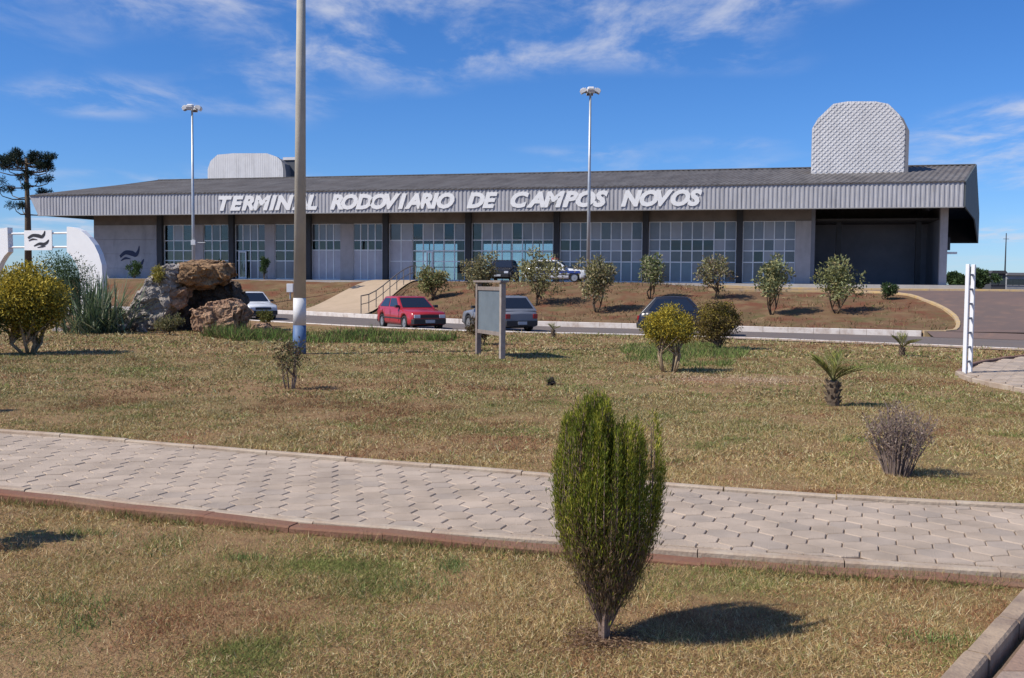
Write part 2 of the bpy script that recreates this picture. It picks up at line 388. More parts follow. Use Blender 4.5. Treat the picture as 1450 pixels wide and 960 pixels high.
# paver grid
def seg_clip(poly, a, b):   # keep left of a->b
    out = []; nrm = Vector((-(b-a).y, (b-a).x))
    a2 = Vector((a.x, a.y))
    for i in range(len(poly)):
        p, q = Vector(poly[i]), Vector(poly[(i+1) % len(poly)])
        dp, dq = (p-a2).dot(nrm), (q-a2).dot(nrm)
        if dp >= 0: out.append(tuple(p))
        if dp*dq < 0: out.append(tuple(p+(q-p)*(dp/(dp-dq))))
    return out
def nearest_seg(P, c):
    best = None
    for a, b in zip(P, P[1:]):
        d = b-a; t = max(0, min(1, (c-a).dot(d)/d.length_squared)); e = (a+d*t-c).length
        if best is None or e < best[0]: best = (e, a, b)
    return best
def paver_mesh(poly, h=.05, ch=.006):
    n = len(poly); cx = sum(p[0] for p in poly)/n; cy = sum(p[1] for p in poly)/n
    def inset(k): 
        out = []
        for x, y in poly:
            d = math.hypot(x-cx, y-cy); s = max(.3, (d-k)/d); out.append((cx+(x-cx)*s, cy+(y-cy)*s))
        return out
    m = MB(); t = inset(ch)
    vs = [(x, y, -h) for x, y in poly]+[(x, y, -ch) for x, y in poly]+[(x, y, 0) for x, y in t]
    fs = [tuple(range(2*n, 3*n))]
    for i in range(n):
        j = (i+1) % n; fs += [(i, j, n+j, n+i), (n+i, n+j, 2*n+j, 2*n+i)]
    m.add(vs, fs); return m.mesh('paver')
HS = .129; ang0 = R(-20)
hexu = [(math.cos(R(60*k+30))*(HS-.004), math.sin(R(60*k+30))*(HS-.004)) for k in range(6)]
hexu = [(x*math.cos(ang0)-y*math.sin(ang0), x*math.sin(ang0)+y*math.cos(ang0)) for x, y in hexu]
hexmeshes = []
for m_ in M_PAVER:
    me = paver_mesh(hexu); me.materials.append(m_); hexmeshes.append(me)
hexflat = []
for m_ in M_PAVER:
    me = paver_mesh([(math.cos(R(60*k+30))*(HS*1.40-.006), math.sin(R(60*k+30))*(HS*1.40-.006)) for k in range(6)]); me.materials.append(m_); hexflat.append(me)
cands = []
for i in range(-60, 66):
    for j in range(-30, 84):
        gx = (i+.5*(j % 2))*HS*math.sqrt(3); gy = j*HS*1.5
        c = Vector((gx*math.cos(ang0)-gy*math.sin(ang0), 8.3+gx*math.sin(ang0)+gy*math.cos(ang0), 0))
        if c.y < 4 or abs(c.x) > .56*c.y+1.2: continue
        en = nearest_seg(NE, c); ef = nearest_seg(FE, c)
        sn = ((en[2]-en[1]).x*(c-en[1]).y-(en[2]-en[1]).y*(c-en[1]).x)/(en[2]-en[1]).length
        sf = ((ef[2]-ef[1]).x*(c-ef[1]).y-(ef[2]-ef[1]).y*(c-ef[1]).x)/(ef[2]-ef[1]).length
        if sn < -.05 or sf > .05: continue
        clip = sn < HS+.06 or sf > -HS-.06
        poly = None
        if clip:
            poly = [(x+c.x, y+c.y) for x, y in hexu]
            dn = (en[2]-en[1]).normalized(); off = Vector((-dn.y, dn.x, 0))*.047
            poly = seg_clip(poly, en[1]+off, en[2]+off)
            if len(poly) >= 3:
                df = (ef[2]-ef[1]).normalized(); off = Vector((-df.y, df.x, 0))*-.042
                poly = seg_clip(poly, ef[2]+off, ef[1]+off)
            if len(poly) < 3: continue
            ar = abs(sum(poly[k][0]*poly[(k+1) % len(poly)][1]-poly[(k+1) % len(poly)][0]*poly[k][1] for k in range(len(poly))))/2
            if ar < .004: continue
            poly = [(x-c.x, y-c.y) for x, y in poly]
        cands.append((c.length, c, poly))
cands.sort(key=lambda q: q[0])
rest = MB()
for k, (d, c, poly) in enumerate(cands):
    mi = random.randrange(4); dz = random.uniform(-.004, .004)
    if k < 300:
        if poly is None: me = hexmeshes[mi]
        else: me = paver_mesh(poly); me.materials.append(M_PAVER[mi])
        o = link('paver', me, None, path); o.location = (c.x, c.y, ZP+dz*.7); o.rotation_euler = (random.uniform(-.008, .008), random.uniform(-.008, .008), 0)
    else:
        me = hexmeshes[mi] if poly is None else paver_mesh(poly)
        rest.add([(v.co.x+c.x, v.co.y+c.y, v.co.z+ZP+dz) for v in me.vertices], [tuple(p.vertices) for p in me.polygons])
if rest.v: tag(rest.build('paving', mat('paver_concrete_mixed', (.475, .38, .292), .9, col2=(.37, .29, .22), scale=2.3, bump=.5, bscale=110, detail=9, island=.10), path), kind='stuff')

# ---------------------------------------------------------------- side path at lower right, flagstones behind a kerb
ka = gp(1262, 1050, .12); kb = gp(1344, 962, .12); kc = gp(1400, 898, .12); kd = gp(1462, 828, .12)
for v_ in (ka, kb, kc, kd): v_.z = 0
side = MB(); side.slab([(ka.x+.1, ka.y), (ka.x+4, ka.y), (kd.x+4, kd.y), (kd.x+.12, kd.y)], .0, .018)
sp = side.build('flagstone_path', M_BED); tag(sp, kind='structure')
kerb(sp, smooth_pts([tuple(ka), tuple(kb), tuple(kc), tuple(kd)], 4), .62, .105, lambda x, y: -.05, lambda x, y: .095, mat('kerb_weathered', (.42, .31, .21), .92, col2=(.25, .18, .13), scale=4, bump=.5))
M_FLAG = [mat('flagstone_%s' % 'abc'[i], c, .85, col2=tuple(v*.7 for v in c), scale=6, bump=.5) for i, c in enumerate([(.38, .25, .18), (.34, .27, .22), (.42, .31, .24)])]
kdir = (kd-ka).normalized(); kn = Vector((kdir.y, -kdir.x, 0))
cells = {}
random.seed(11)
for i in range(0, 9):
    for j in range(0, 4): cells[i, j] = ka+kdir*(i*.42+random.uniform(-.09, .09)+(.2 if j % 2 else 0))+kn*(.10+j*.45+(random.uniform(-.08, .08) if j else 0))
for i in range(8):
    for j in range(3):
        q = [cells[i, j], cells[i+1, j], cells[i+1, j+1], cells[i, j+1]]; c = sum(q, Vector())/4
        poly = [(p.x-c.x, p.y-c.y) for p in [c+(v-c)*.95 for v in q]][::-1]
        me = paver_mesh(poly, .04, .008); me.materials.append(M_FLAG[random.randrange(3)])
        o = link('flagstone', me, None, sp); o.location = (c.x, c.y, .048+random.uniform(-.004, .004))

# small paved tip at the right edge, around the white post
tp = [gp(*q) for q in ((1357, 531), (1372, 521), (1400, 514), (1450, 507), (1560, 498))]
tn = [gp(*q) for q in ((1357, 531), (1372, 539), (1410, 548), (1450, 556), (1560, 578))]
tb = MB(); tb.slab([(p.x, p.y) for p in tn]+[(p.x, p.y) for p in tp[:0:-1]], 0, .03)
tipp = tb.build('paved_corner', M_BED); tag(tipp, kind='structure')
kerb(tipp, smooth_pts([tuple(p) for p in tn], 4), .8, .12, lambda x, y: -.05, lambda x, y: .085, M_KERBT)
kerb(tipp, smooth_pts([tuple(p) for p in tp], 4), .8, .10, lambda x, y: -.05, lambda x, y: .085, mat('kerb_brown', (.24, .13, .09), .9, .3, 3))
TN = smooth_pts([tuple(p) for p in tn], 4); TP = smooth_pts([tuple(p) for p in tp], 4)
TPOLY = [(p.x, p.y) for p in TN]+[(p.x, p.y) for p in TP[::-1]]
def inpoly(x, y, P_):
    ins = False; j = len(P_)-1
    for i in range(len(P_)):
        (xi, yi), (xj, yj) = P_[i], P_[j]
        if (yi > y) != (yj > y) and x < (xj-xi)*(y-yi)/(yj-yi)+xi: ins = not ins
        j = i
    return ins
for i in range(-8, 20):
    for j in range(-26, 24):
        c = Vector((9.4+(i+.5*(j % 2))*.325, 19.5+j*.281, 0))
        c = Vector((c.x, c.y, 0))
        if c.x > .54*c.y+.8: continue
        if not all(inpoly(c.x+dx, c.y+dy, TPOLY) for dx, dy in ((.2, 0), (-.2, 0), (0, .2), (0, -.2))): continue
        o = link('paver', hexflat[random.randrange(4)], None, tipp); o.location = (c.x, c.y, .055+random.uniform(-.003, .003))

# ================================================================== BUS TERMINAL
TH = R(14); Y0 = 66.0; _s, _c = math.sin(TH), math.cos(TH)
def bl(px, py, ly):
    d = ray(px, py); t = (ly+Y0*_c)/(d.x*_s+d.y*_c); X, Y = d.x*t, d.y*t
    return X*_c-(Y-Y0)*_s, EYE+d.z*t
def bx(px, ly=3.5): return bl(px, 350, ly)[0]
T = empty('bus_terminal', (0, Y0, 0), -TH, 'long low grey bus terminal with corrugated fascia and white lettering', 'building')
def streaks(m, sx=(3.0, 3.0, .25), lo=.52, hi=.72, dark=.62):
    """rain streaks running down a sheet"""
    t = m.node_tree; b = t.nodes['Principled BSDF']; l = b.inputs['Base Color'].links[0]; src = l.from_socket
    tc_ = t.nodes.new('ShaderNodeTexCoord'); mp = t.nodes.new('ShaderNodeMapping'); mp.inputs['Scale'].default_value = sx; t.links.new(tc_.outputs['Object'], mp.inputs[0])
    n = t.nodes.new('ShaderNodeTexNoise'); n.inputs['Scale'].default_value = 1.0; n.inputs['Detail'].default_value = 8; n.inputs['Roughness'].default_value = .7; t.links.new(mp.outputs[0], n.inputs['Vector'])
    mr = t.nodes.new('ShaderNodeMapRange'); mr.inputs[1].default_value = lo; mr.inputs[2].default_value = hi; mr.inputs[3].default_value = 1; mr.inputs[4].default_value = dark; t.links.new(n.outputs['Fac'], mr.inputs[0])
    mx = t.nodes.new('ShaderNodeMix'); mx.data_type = 'RGBA'; mx.blend_type = 'MULTIPLY'; mx.inputs[0].default_value = 1; t.links.new(src, mx.inputs[6]); t.links.new(mr.outputs[0], mx.inputs[7]); t.links.new(mx.outputs[2], b.inputs['Base Color'])
M_FASC = mat('fascia_sheet', (.47, .46, .47), .55, col2=(.41, .40, .405), scale=.9, metal=.1, bump=.08)
M_ROOF = mat('roof_sheet', (.17, .158, .150), .8, col2=(.12, .105, .096), scale=.5, bump=.2)
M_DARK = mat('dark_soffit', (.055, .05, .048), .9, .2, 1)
M_WALL = mat('painted_block', (.46, .45, .475), .9, col2=(.39, .38, .405), scale=1.6, bump=.3)
M_PIER = mat('pier_render', (.47, .44, .45), .9, .15, 1.4, bump=.2)
M_COLM = mat('dark_column', (.045, .047, .055), .7, .2, 2)
M_RECS = mat('recess_wall', (.22, .225, .265), .85, col2=(.18, .185, .22), scale=.8, bump=.1)
M_BAND = mat('lintel_band', (.22, .19, .175), .9, .3, 1.2)
M_FRAME = mat('window_metal', (.84, .85, .87), .5, .1, 2, metal=.2)
M_LETT = mat('letter_white', (.86, .85, .83), .6, .08, 3)
M_TOWER = mat('tower_sheet', (.74, .72, .71), .6, col2=(.66, .64, .63), scale=1.1, bump=.1)
M_FLOORI = mat('hall_floor', (.22, .21, .20), .4, .2, 1)
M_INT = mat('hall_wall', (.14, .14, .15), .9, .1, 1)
streaks(M_FASC); streaks(M_ROOF, (1.5, .12, .5), .45, .7, .6); streaks(M_TOWER, (2.0, 2.0, .2), .5, .75, .75); streaks(M_WALL, (1.2, 1.2, .3), .5, .75, .7); streaks(M_PIER, (2, 2, .3), .5, .75, .75)
def glass(name, tint, rough, refl):
    m = bpy.data.materials.new(name); m.use_nodes = True; t = m.node_tree
    for n in list(t.nodes): 
        if n.type != 'OUTPUT_MATERIAL': t.nodes.remove(n)
    tr = t.nodes.new('ShaderNodeBsdfTransparent'); tr.inputs[0].default_value = tint+(1,)
    gl = t.nodes.new('ShaderNodeBsdfGlossy'); gl.inputs['Roughness'].default_value = rough
    fr = t.nodes.new('ShaderNodeFresnel'); fr.inputs[0].default_value = refl
    ms = t.nodes.new('ShaderNodeMixShader'); t.links.new(fr.outputs[0], ms.inputs[0]); t.links.new(tr.outputs[0], ms.inputs[1]); t.links.new(gl.outputs[0], ms.inputs[2])
    t.links.new(ms.outputs[0], t.nodes['Material Output'].inputs[0]); return m
M_GLASS = glass('clear_glass', (.80, .86, .88), .02, 1.55)
M_FROST = mat('filmed_glass', (.25, .265, .30), .25, col2=(.17, .185, .215), scale=.7, spec=.8)
M_FROST2 = mat('filmed_glass_blue', (.17, .245, .30), .25, .25, .7, spec=.8)
M_PALE = mat('pale_panel', (.55, .54, .59), .5, col2=(.45, .44, .49), scale=1.2, spec=.5)

FZ0, FZ1 = 6.55, 8.0; XL, XR = -36.6, 27.5
RID_L, RID_R, RID_Z, RID_Y = -34.9, 30.5, 10.42, 13.0
REA_L, REA_R, REA_Z, REA_Y = -33.5, 33.5, 7.9, 27.0
def corr(m, x0, x1, zfun, pitch=.30, dep=.045):
    """vertical corrugation between x0,x1; zfun(x) -> (z0,z1); on plane y=0 facing -y"""
    xs = []; n = max(1, round((x1-x0)/pitch)); p = (x1-x0)/n
    for i in range(n):
        b = x0+i*p; xs += [(b, 0), (b+p*.38, 0), (b+p*.5, -dep), (b+p*.88, -dep)]
    xs.append((x1, 0)); vs = []
    for x, y in xs:
        z0, z1 = zfun(x); vs += [(x, y, z0), (x, y, z1)]
    m.add(vs, [(2*i, 2*i+2, 2*i+3, 2*i+1) for i in range(len(xs)-1)]); return m
nb = 10; w = (XR-XL)/nb
for i in range(nb):
    x0, x1 = XL+i*w, XL+(i+1)*w
    m = MB(); corr(m, x0+.006, x1-.006, lambda x: (FZ0, FZ1), .27, .036)
    m.build('fascia_sheet', M_FASC, T)
MB().add([(XL, 0, FZ0), (XL, 0, FZ1), (XL-.75, -.02, FZ1+.02), (XL, .12, FZ0), (XL, .12, FZ1), (XL-.75, .1, FZ1+.02)], [(0, 1, 2), (3, 5, 4), (0, 2, 5, 3), (1, 4, 5, 2), (0, 3, 4, 1)]).build('fascia_end', M_FASC, T)
MB().box(XL, XR, .06, .14, FZ0+.03, FZ1-.03).build('fascia_backing', M_DARK, T)
MB().box(XL, XR, -.08, .18, FZ0-.05, FZ0).build('fascia_drip_edge', mat('drip_edge', (.30, .29, .28), .6), T)
MB().box(XL-.7, XR+.02, -.09, .2, FZ1, FZ1+.06).build('gutter', M_ROOF, T)
# roof slopes, corrugated
def slope(name, a0, a1, b0, b1, nrib):
    m = MB(); A0, A1, B0, B1 = map(Vector, (a0, a1, b0, b1)); vs = []; nn = nrib*4
    prof = (0, 0, .05, .05)
    for i in range(nn+1):
        t = i/nn; dz = prof[i % 4]; p = A0.lerp(A1, t); q = B0.lerp(B1, t); vs += [(p.x, p.y, p.z+dz), (q.x, q.y, q.z+dz)]
    m.add(vs, [(2*i, 2*i+2, 2*i+3, 2*i+1) for i in range(nn)])
    return m.build(name, M_ROOF, T)
slope('roof_slope', (XL-.7, -.1, FZ1+.03), (XR, -.1, FZ1+.03), (RID_L, RID_Y, RID_Z), (RID_R, RID_Y, RID_Z), 170)
slope('roof_slope', (RID_L, RID_Y, RID_Z), (RID_R, RID_Y, RID_Z), (REA_L, REA_Y, REA_Z), (REA_R, REA_Y, REA_Z), 170)
MB().box(RID_L, RID_R, RID_Y-.25, RID_Y+.25, RID_Z+.02, RID_Z+.09).build('ridge_cap', M_ROOF, T)
# soffits under both slopes and rear fascia
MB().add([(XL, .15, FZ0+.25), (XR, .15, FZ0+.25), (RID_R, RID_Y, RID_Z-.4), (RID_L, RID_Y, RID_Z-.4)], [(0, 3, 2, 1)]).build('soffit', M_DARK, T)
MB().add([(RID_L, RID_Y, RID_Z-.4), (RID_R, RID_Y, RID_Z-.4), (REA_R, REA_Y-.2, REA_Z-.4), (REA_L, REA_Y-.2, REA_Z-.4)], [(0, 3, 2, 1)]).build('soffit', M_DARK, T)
MB().box(REA_L, REA_R, REA_Y-.1, REA_Y+.05, 5.5, REA_Z+.04).build('rear_fascia', M_DARK, T)
# verge cladding on the two ends
def verge(name, f, r, b, xo):
    m = MB(); (fx, fy), (rx, ry), (qx, qy) = f, r, b
    P = [(fx, fy, FZ0), (fx, fy, FZ1+.05), (rx, ry, RID_Z+.08), (qx, qy, REA_Z+.08), (qx, qy, 5.5), (rx, ry, 6.6)]
    Q = [(x+xo, y, z) for x, y, z in P]; n = len(P)
    m.add(P+Q, [(0, 1, 2, 5), (5, 2, 3, 4), (n, n+5, n+2, n+1), (n+5, n+4, n+3, n+2)]+[(i, n+i, n+(i+1) % n, (i+1) % n) for i in range(n)])
    return m.build(name, M_ROOFEND, T)
M_ROOFEND = mat('verge_shade_sheet', (.10, .115, .115), .7, .2, 1)  # dark colour paints the shade on the end turned from the sun
verge('verge_cladding', (XR+.01, .0), (RID_R+.02, RID_Y), (REA_R+.02, REA_Y), .09)
verge('verge_cladding', (XL-.1, .2), (RID_L-.02, RID_Y), (REA_L-.02, REA_Y), -.09)

# lettering on the fascia
fcurve = bpy.data.curves.new('lettering', 'FONT')
def glyph(ch):
    cu = bpy.data.curves.new('glyph', 'FONT'); cu.body = ch; cu.shear = .28; cu.offset = .052; cu.extrude = .012; cu.resolution_u = 3
    o = bpy.data.objects.new('glyph', cu); COL.objects.link(o); bpy.context.view_layer.update()
    me = bpy.data.meshes.new_from_object(o.evaluated_get(bpy.context.evaluated_depsgraph_get()))
    bpy.data.objects.remove(o); me.name = 'letter'
    return me
GL = {}
for word, p0, p1 in (('TERMINAL', 309, 449), ('RODOVIARIO', 467, 643), ('DE', 660, 704), ('CAMPOS', 722, 860), ('NOVOS', 878, 993)):
    infos = []; cur = 0
    for ch in word:
        if ch not in GL: GL[ch] = glyph(ch)
        xsv = [v.co.x for v in GL[ch].vertices]; x0, x1 = min(xsv), max(xsv)
        infos.append((ch, cur-x0)); cur += (x1-x0)-.12
    cur += .12
    X0, X1 = bx(p0, -.1), bx(p1, -.1); sx = (X1-X0)/cur; hgt = 1.0/.73
    for ch, off in infos:
        key = (ch, 'm')
        me = GL[ch]
        if not me.materials: me.materials.append(M_LETT)
        o = link('letter', me, None, T); o.rotation_euler = (R(90), 0, 0); o.scale = (sx, 1.32, 1.3); o.location = (X0+off*sx, -.062, 6.82)

# floor, ceiling, hall shell
WY = 3.5; XW0 = bx(133); XW1 = bx(1148); XC = bx(1335, 3.0)
MB().box(XW0-.3, XC+1.2, 3.0, 25.5, 1.2, 1.93).build('floor_slab', M_FLOORI, T)
MB().box(XW0-.3, XC+1.2, -.6, 3.0, .9, 1.90).build('bounce_slab', mat('bounce_concrete', (.46, .42, .38), .9, .2, 1.2, bump=.2), T)  # pale slab added to bounce sunlight up onto the front under the eave
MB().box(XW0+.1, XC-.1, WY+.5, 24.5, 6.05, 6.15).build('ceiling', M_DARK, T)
# rear wall: solid where the hall is closed, glazed where daylight shows through
RY = 24.0
def rx(px): return bx(px, RY)
spans = [(XW0, rx(588)), (rx(648), rx(684)), (rx(784), XC-.3)]
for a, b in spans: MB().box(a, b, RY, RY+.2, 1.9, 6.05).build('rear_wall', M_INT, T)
for a, b in ((rx(588), rx(648)), (rx(684), rx(784))):
    k = max(2, round((b-a)/1.3)); fr = MB()
    for i in range(k+1): x = a+(b-a)*i/k; fr.box(x-.04, x+.04, RY+.03, RY+.11, 1.93, 6.05)
    fr.box(a, b, RY+.035, RY+.105, 4.6, 4.68); fr.box(a, b, RY+.035, RY+.105, 3.2, 3.27)
    f = fr.build('rear_window', M_FRAME, T)
    for i in range(k):
        x0, x1 = a+(b-a)*i/k+.05, a+(b-a)*(i+1)/k-.05
        for z0, z1 in ((1.96, 3.19), (3.28, 4.59), (4.69, 6.0)): MB().box(x0, x1, RY+.065, RY+.077, z0, z1).build('pane', M_GLASS, f)
MB().box(XW0, XW0+.2, WY+.2, RY, 1.9, 6.05).build('side_wall', M_WALL, T)
# front: lintel band, columns, piers, block wall
MB().box(XW0, XW1, WY+.02, WY+.3, 6.0, 6.9).build('lintel', M_BAND, T)
colpx = [227, 328, 437, 546, 663, 788, 914, 1047]
for px in colpx:
    x = bx(px, WY-.15); MB().box(x-.2, x+.2, WY-.28, WY+.0, 1.9, 6.95).build('column', M_COLM, T)
xw = bx(222)
# left block wall: courses as separate panels
for r_ in range(4):
    z0 = 1.6+r_*1.1; MB().box(XW0, xw-.02, WY+.012*(r_ % 2), WY+.25, z0+.006, z0+1.094).build('wall_panel', M_WALL, T)
piers = [(272, 288), (375, 389), (482, 500), (1126, 1148)]
for a, b in piers: MB().box(bx(a), bx(b), WY-.02, WY+.28, 1.6, 6.0).build('pier', M_PIER, T)
ZR = [1.96, 3.3, 4.05, 4.8, 6.0]
PM = {}
M_FV = [M_FROST, mat('filmed_glass_dark', (.11, .12, .14), .15, .3, .7, spec=.8), mat('filmed_glass_pale', (.38, .39, .43), .3, .2, .7, spec=.7)]
def pane(parent, x0, x1, z0, z1, m):
    if m is M_FROST: m = random.choices(M_FV, [.5, .28, .22])[0]
    elif m is M_FROST2 and random.random() < .25: m = M_FV[1]
    k = (round(x1-x0, 2), round(z1-z0, 2), m.name)
    if k not in PM:
        me = MB().box(-.5, .5, -.006, .006, -.5, .5).mesh('pane'); me.materials.append(m); PM[k] = me
    o = link('pane', PM[k], None, parent); o.location = ((x0+x1)/2, WY+.12, (z0+z1)/2); o.scale = (x1-x0, 1, z1-z0); o.rotation_euler = (random.uniform(-.006, .006), 0, random.uniform(-.008, .008))
    return o
def bay(p0, p1, ncol, kind, zr=ZR, plinth=None):
    a, b = bx(p0), bx(p1); fr = MB(); t = .035
    for i in range(ncol+1):
        x = a+(b-a)*i/ncol; fr.box(x-t, x+t, WY+.07, WY+.17, 1.9, 6.0)
    for z in zr: fr.box(a, b, WY+.075, WY+.165, z-t, z+t)
    f = fr.build('window', M_FRAME, T)
    for i in range(ncol):
        x0, x1 = a+(b-a)*i/ncol+t, a+(b-a)*(i+1)/ncol-t
        for j in range(len(zr)-1):
            m = kind(i, j)
            if m is not None: pane(f, x0, x1, zr[j]+t, zr[j+1]-t, m)
    MB().box(a, b, WY+.02, WY+.22, 1.5, 1.925).build('window_sill', M_PIER, T)
G, FR, FB, PA = M_GLASS, M_FROST, M_FROST2, M_PALE
bay(232, 272, 3, lambda i, j: [G, G, G, G if i != 1 else FR][j])
bay(288, 323, 3, lambda i, j: [G, G, G, G if i != 1 else FR][j])
bay(333, 375, 4, lambda i, j: [FR if i > 1 else G, G, G, FR][j])
bay(389, 432, 3, lambda i, j: [FR, G, G, FR][j])
ZP2 = [1.96, 4.1, 4.8, 6.0]
bay(441, 482, 4, lambda i, j: [PA, G, FR][j], ZP2)
bay(500, 541, 4, lambda i, j: [PA, G, FR][j], ZP2)
bay(551, 584, 2, lambda i, j: [PA, PA, FR][j], [1.96, 3.3, 4.8, 6.0])
bay(584, 658, 5, lambda i, j: [None if i == 1 else G, None if i == 1 else G, G, FR if (i*7) % 3 else G][j])
bay(668, 783, 8, lambda i, j: [G, G, G, FR if i % 4 else G][j])
bay(793, 909, 8, lambda i, j: [FB if i != 3 else G, FR, FR if i > 1 else G, FR][j])
bay(919, 1042, 8, lambda i, j: [FB if i in (2, 3, 5, 6) else FR, FR, G if 1 < i < 6 else FR, FR][j])
bay(1052, 1126, 5, lambda i, j: [FR, FR if i != 1 else G, FR, FR][j])
# glazed entrance doors in the open bay and the left door
for p0, p1 in ((338, 349), (604, 613)):
    a, b = bx(p0), bx(p1); m = MB()
    m.box(a, a+.09, WY-.05, WY+.03, 1.94, 4.0); m.box(b-.09, b, WY-.05, WY+.03, 1.94, 4.0); m.box(a+.09, b-.09, WY-.05, WY+.03, 3.91, 4.0); m.box(a+.09, b-.09, WY-.05, WY+.03, 1.94, 2.1)
    d = m.build('door', M_FRAME, T); MB().box(a+.09, b-.09, WY-.016, WY-.006, 2.1, 3.91).build('pane', M_GLASS, d)
    MB().tube([(b-.16, WY-.09, 2.8), (b-.16, WY-.09, 3.3)], .018, 6).build('handle', M_FRAME, d)
# recessed dark right end
xr0 = XW1; RYW = 9.0
MB().box(xr0, xr0+.25, WY+.0, RYW, 1.6, 6.9).build('return_wall', M_RECS, T)
MB().box(xr0+.25, XC+.05, RYW, RYW+.3, 1.6, 7.6).build('recess_wall', M_RECS, T)
for px in (1187, 1300):
    x = bx(px, 6.0); MB().box(x-.16, x+.16, 5.9, 6.2, 1.9, 8.2).build('column', M_COLM, T)
MB().box(XC-.22, XC+.22, 2.7, 3.1, 1.5, 6.9).build('corner_column', M_PIER, T)
MB().box(XC-.05, XC+.05, 3.1, RYW, 1.6, 6.9).build('end_wall', M_RECS, T)
sg = MB(); sg.box(XC+.1, XC+.9, 3.3, 3.38, 3.85, 3.99); sg.build('bracket_sign', M_LETT, T)
MB().box(XC+.22, XC+.5, 3.4, 3.6, 4.1, 4.9).build('meter_box', M_COLM, T)
# blue painted strokes of the emblem on the left block wall
M_BLUE = mat('emblem_blue', (.035, .045, .10), .7, .2, 4)
def stroke(pts, wds):
    m = MB(); P = smooth_pts([(x, 0, z) for x, z in pts], 6); n = len(P); vs = []
    for i, p in enumerate(P):
        d = (P[min(i+1, n-1)]-P[max(i-1, 0)]).normalized(); nn = Vector((-d.z, 0, d.x)); wv = interp(i/(n-1), wds)
        a, b = p+nn*wv/2, p-nn*wv/2; vs += [(a.x, 0, a.z), (b.x, 0, b.z), (a.x, .012, a.z), (b.x, .012, b.z)]
    fs = []
    for i in range(n-1):
        q = 4*i; fs += [(q, q+1, q+5, q+4), (q+2, q+6, q+7, q+3), (q, q+4, q+6, q+2), (q+1, q+3, q+7, q+5)]
    fs += [(0, 2, 3, 1), (4*n-4, 4*n-3, 4*n-1, 4*n-2)]
    return m.add(vs, fs)
EMB = [([(-.85, .18), (-.45, .42), (.05, .38), (.35, .30), (.55, .52), (.62, .80)], [(0, .16), (.4, .30), (.75, .20), (1, .04)]),
       ([(-.35, -.50), (.10, -.30), (.45, -.34), (.75, -.22), (.95, .05)], [(0, .05), (.4, .28), (.8, .18), (1, .04)]),
       ([(-.80, -.05), (-.45, .10), (-.05, .06)], [(0, .04), (.5, .14), (1, .03)]),
       ([(-.05, -.62), (.35, -.55), (.65, -.50)], [(0, .03), (.5, .12), (1, .03)])]
cxm, czm = bl(186, 370, WY)
for pts, wds in EMB:
    o = stroke(pts, wds).build('emblem_stroke', M_BLUE, T); o.location = (cxm, WY-.02, czm+.1); o.scale = (1.15, 1, 1.35)

# roof towers
def tower(name, pts_px, ly, depth, zb, m=M_TOWER, lattice=True):
    P = [bl(x, y, ly) for x, y in pts_px]; x0, x1 = min(p[0] for p in P), max(p[0] for p in P)
    topf = sorted((p[0], p[1]) for p in P)
    g = MB()
    corr(g, x0, x1, lambda x: (zb, interp(x, topf)), .18, .008)
    t = g.build(name, m, T); t.location = (0, ly, 0)
    body = MB(); prof = [(x0, zb)]+topf+[(x1, zb)]
    body.prism([(x+.26, z-.25) for x, z in prof], .012, depth); body.prism([(x, z-.02) for x, z in prof], .01, .3); o = body.build('tower_casing', mat('casing_shade_sheet', (.20, .20, .22), .7, .2, 1), t)  # casing shifted right, its dark colour paints the tower's shaded side
    lat = MB(); poly = [(x0, zb)]+topf+[(x1, zb)]
    for sg in (1, -1):
        c_ = -40.0
        while c_ < 60:
            # line z = sg*(x-x0)+c_ clipped to the convex outline
            lo_, hi_ = x0+.02, x1-.02; ok = True; prevv = None; xs2 = [x for x in np.linspace(lo_, hi_, 90) if zb+.02 < sg*(x-x0)+c_ < interp(x, topf)-.02]
            if len(xs2) > 2:
                a_, b_ = xs2[0], xs2[-1]; za, zb2 = sg*(a_-x0)+c_, sg*(b_-x0)+c_; h = .022
                lat.add([(a_-h, -.034, za+h*sg), (a_+h, -.034, za-h*sg), (b_+h, -.034, zb2-h*sg), (b_-h, -.034, zb2+h*sg), (a_-h, -.006, za+h*sg), (a_+h, -.006, za-h*sg), (b_+h, -.006, zb2-h*sg), (b_-h, -.006, zb2+h*sg)], [(0, 1, 2, 3), (0, 4, 5, 1), (1, 5, 6, 2), (2, 6, 7, 3), (3, 7, 4, 0)])
            c_ += .36
    if lattice: tag(lat.build('lattice', m, t), kind='stuff')
    return t
lyt = 7.6; 
tower('roof_tower', [(1150, 182), (1158, 168), (1180, 147), (1200, 143.5), (1240, 143.5), (1258, 147), (1274, 163), (1282, 180)], lyt, 3.0, 8.9)
tower('roof_tower', [(294, 240), (298, 228), (308, 219), (330, 217), (378, 217), (392, 222), (399, 228), (401, 240)], 16.5, 3.0, 9.0, lattice=False)
ba, bz = bl(401, 223, 17.5); bb, _ = bl(426, 223, 17.5)
bb2 = MB().box(ba+.02, bb, 17.5, 18.2, 9, bz-.25).build('tower_shade_side', mat('tower_side_shade', (.09, .10, .12), .8, .2, 1), T)  # dark box stands for the left tower's side in shadow
MB().box(ba+.02, bb+.08, 17.4, 18.3, bz-.24, bz).build('tower_lit_top', M_TOWER, T)  # pale cap stands for the sunlit top of that shadowed side

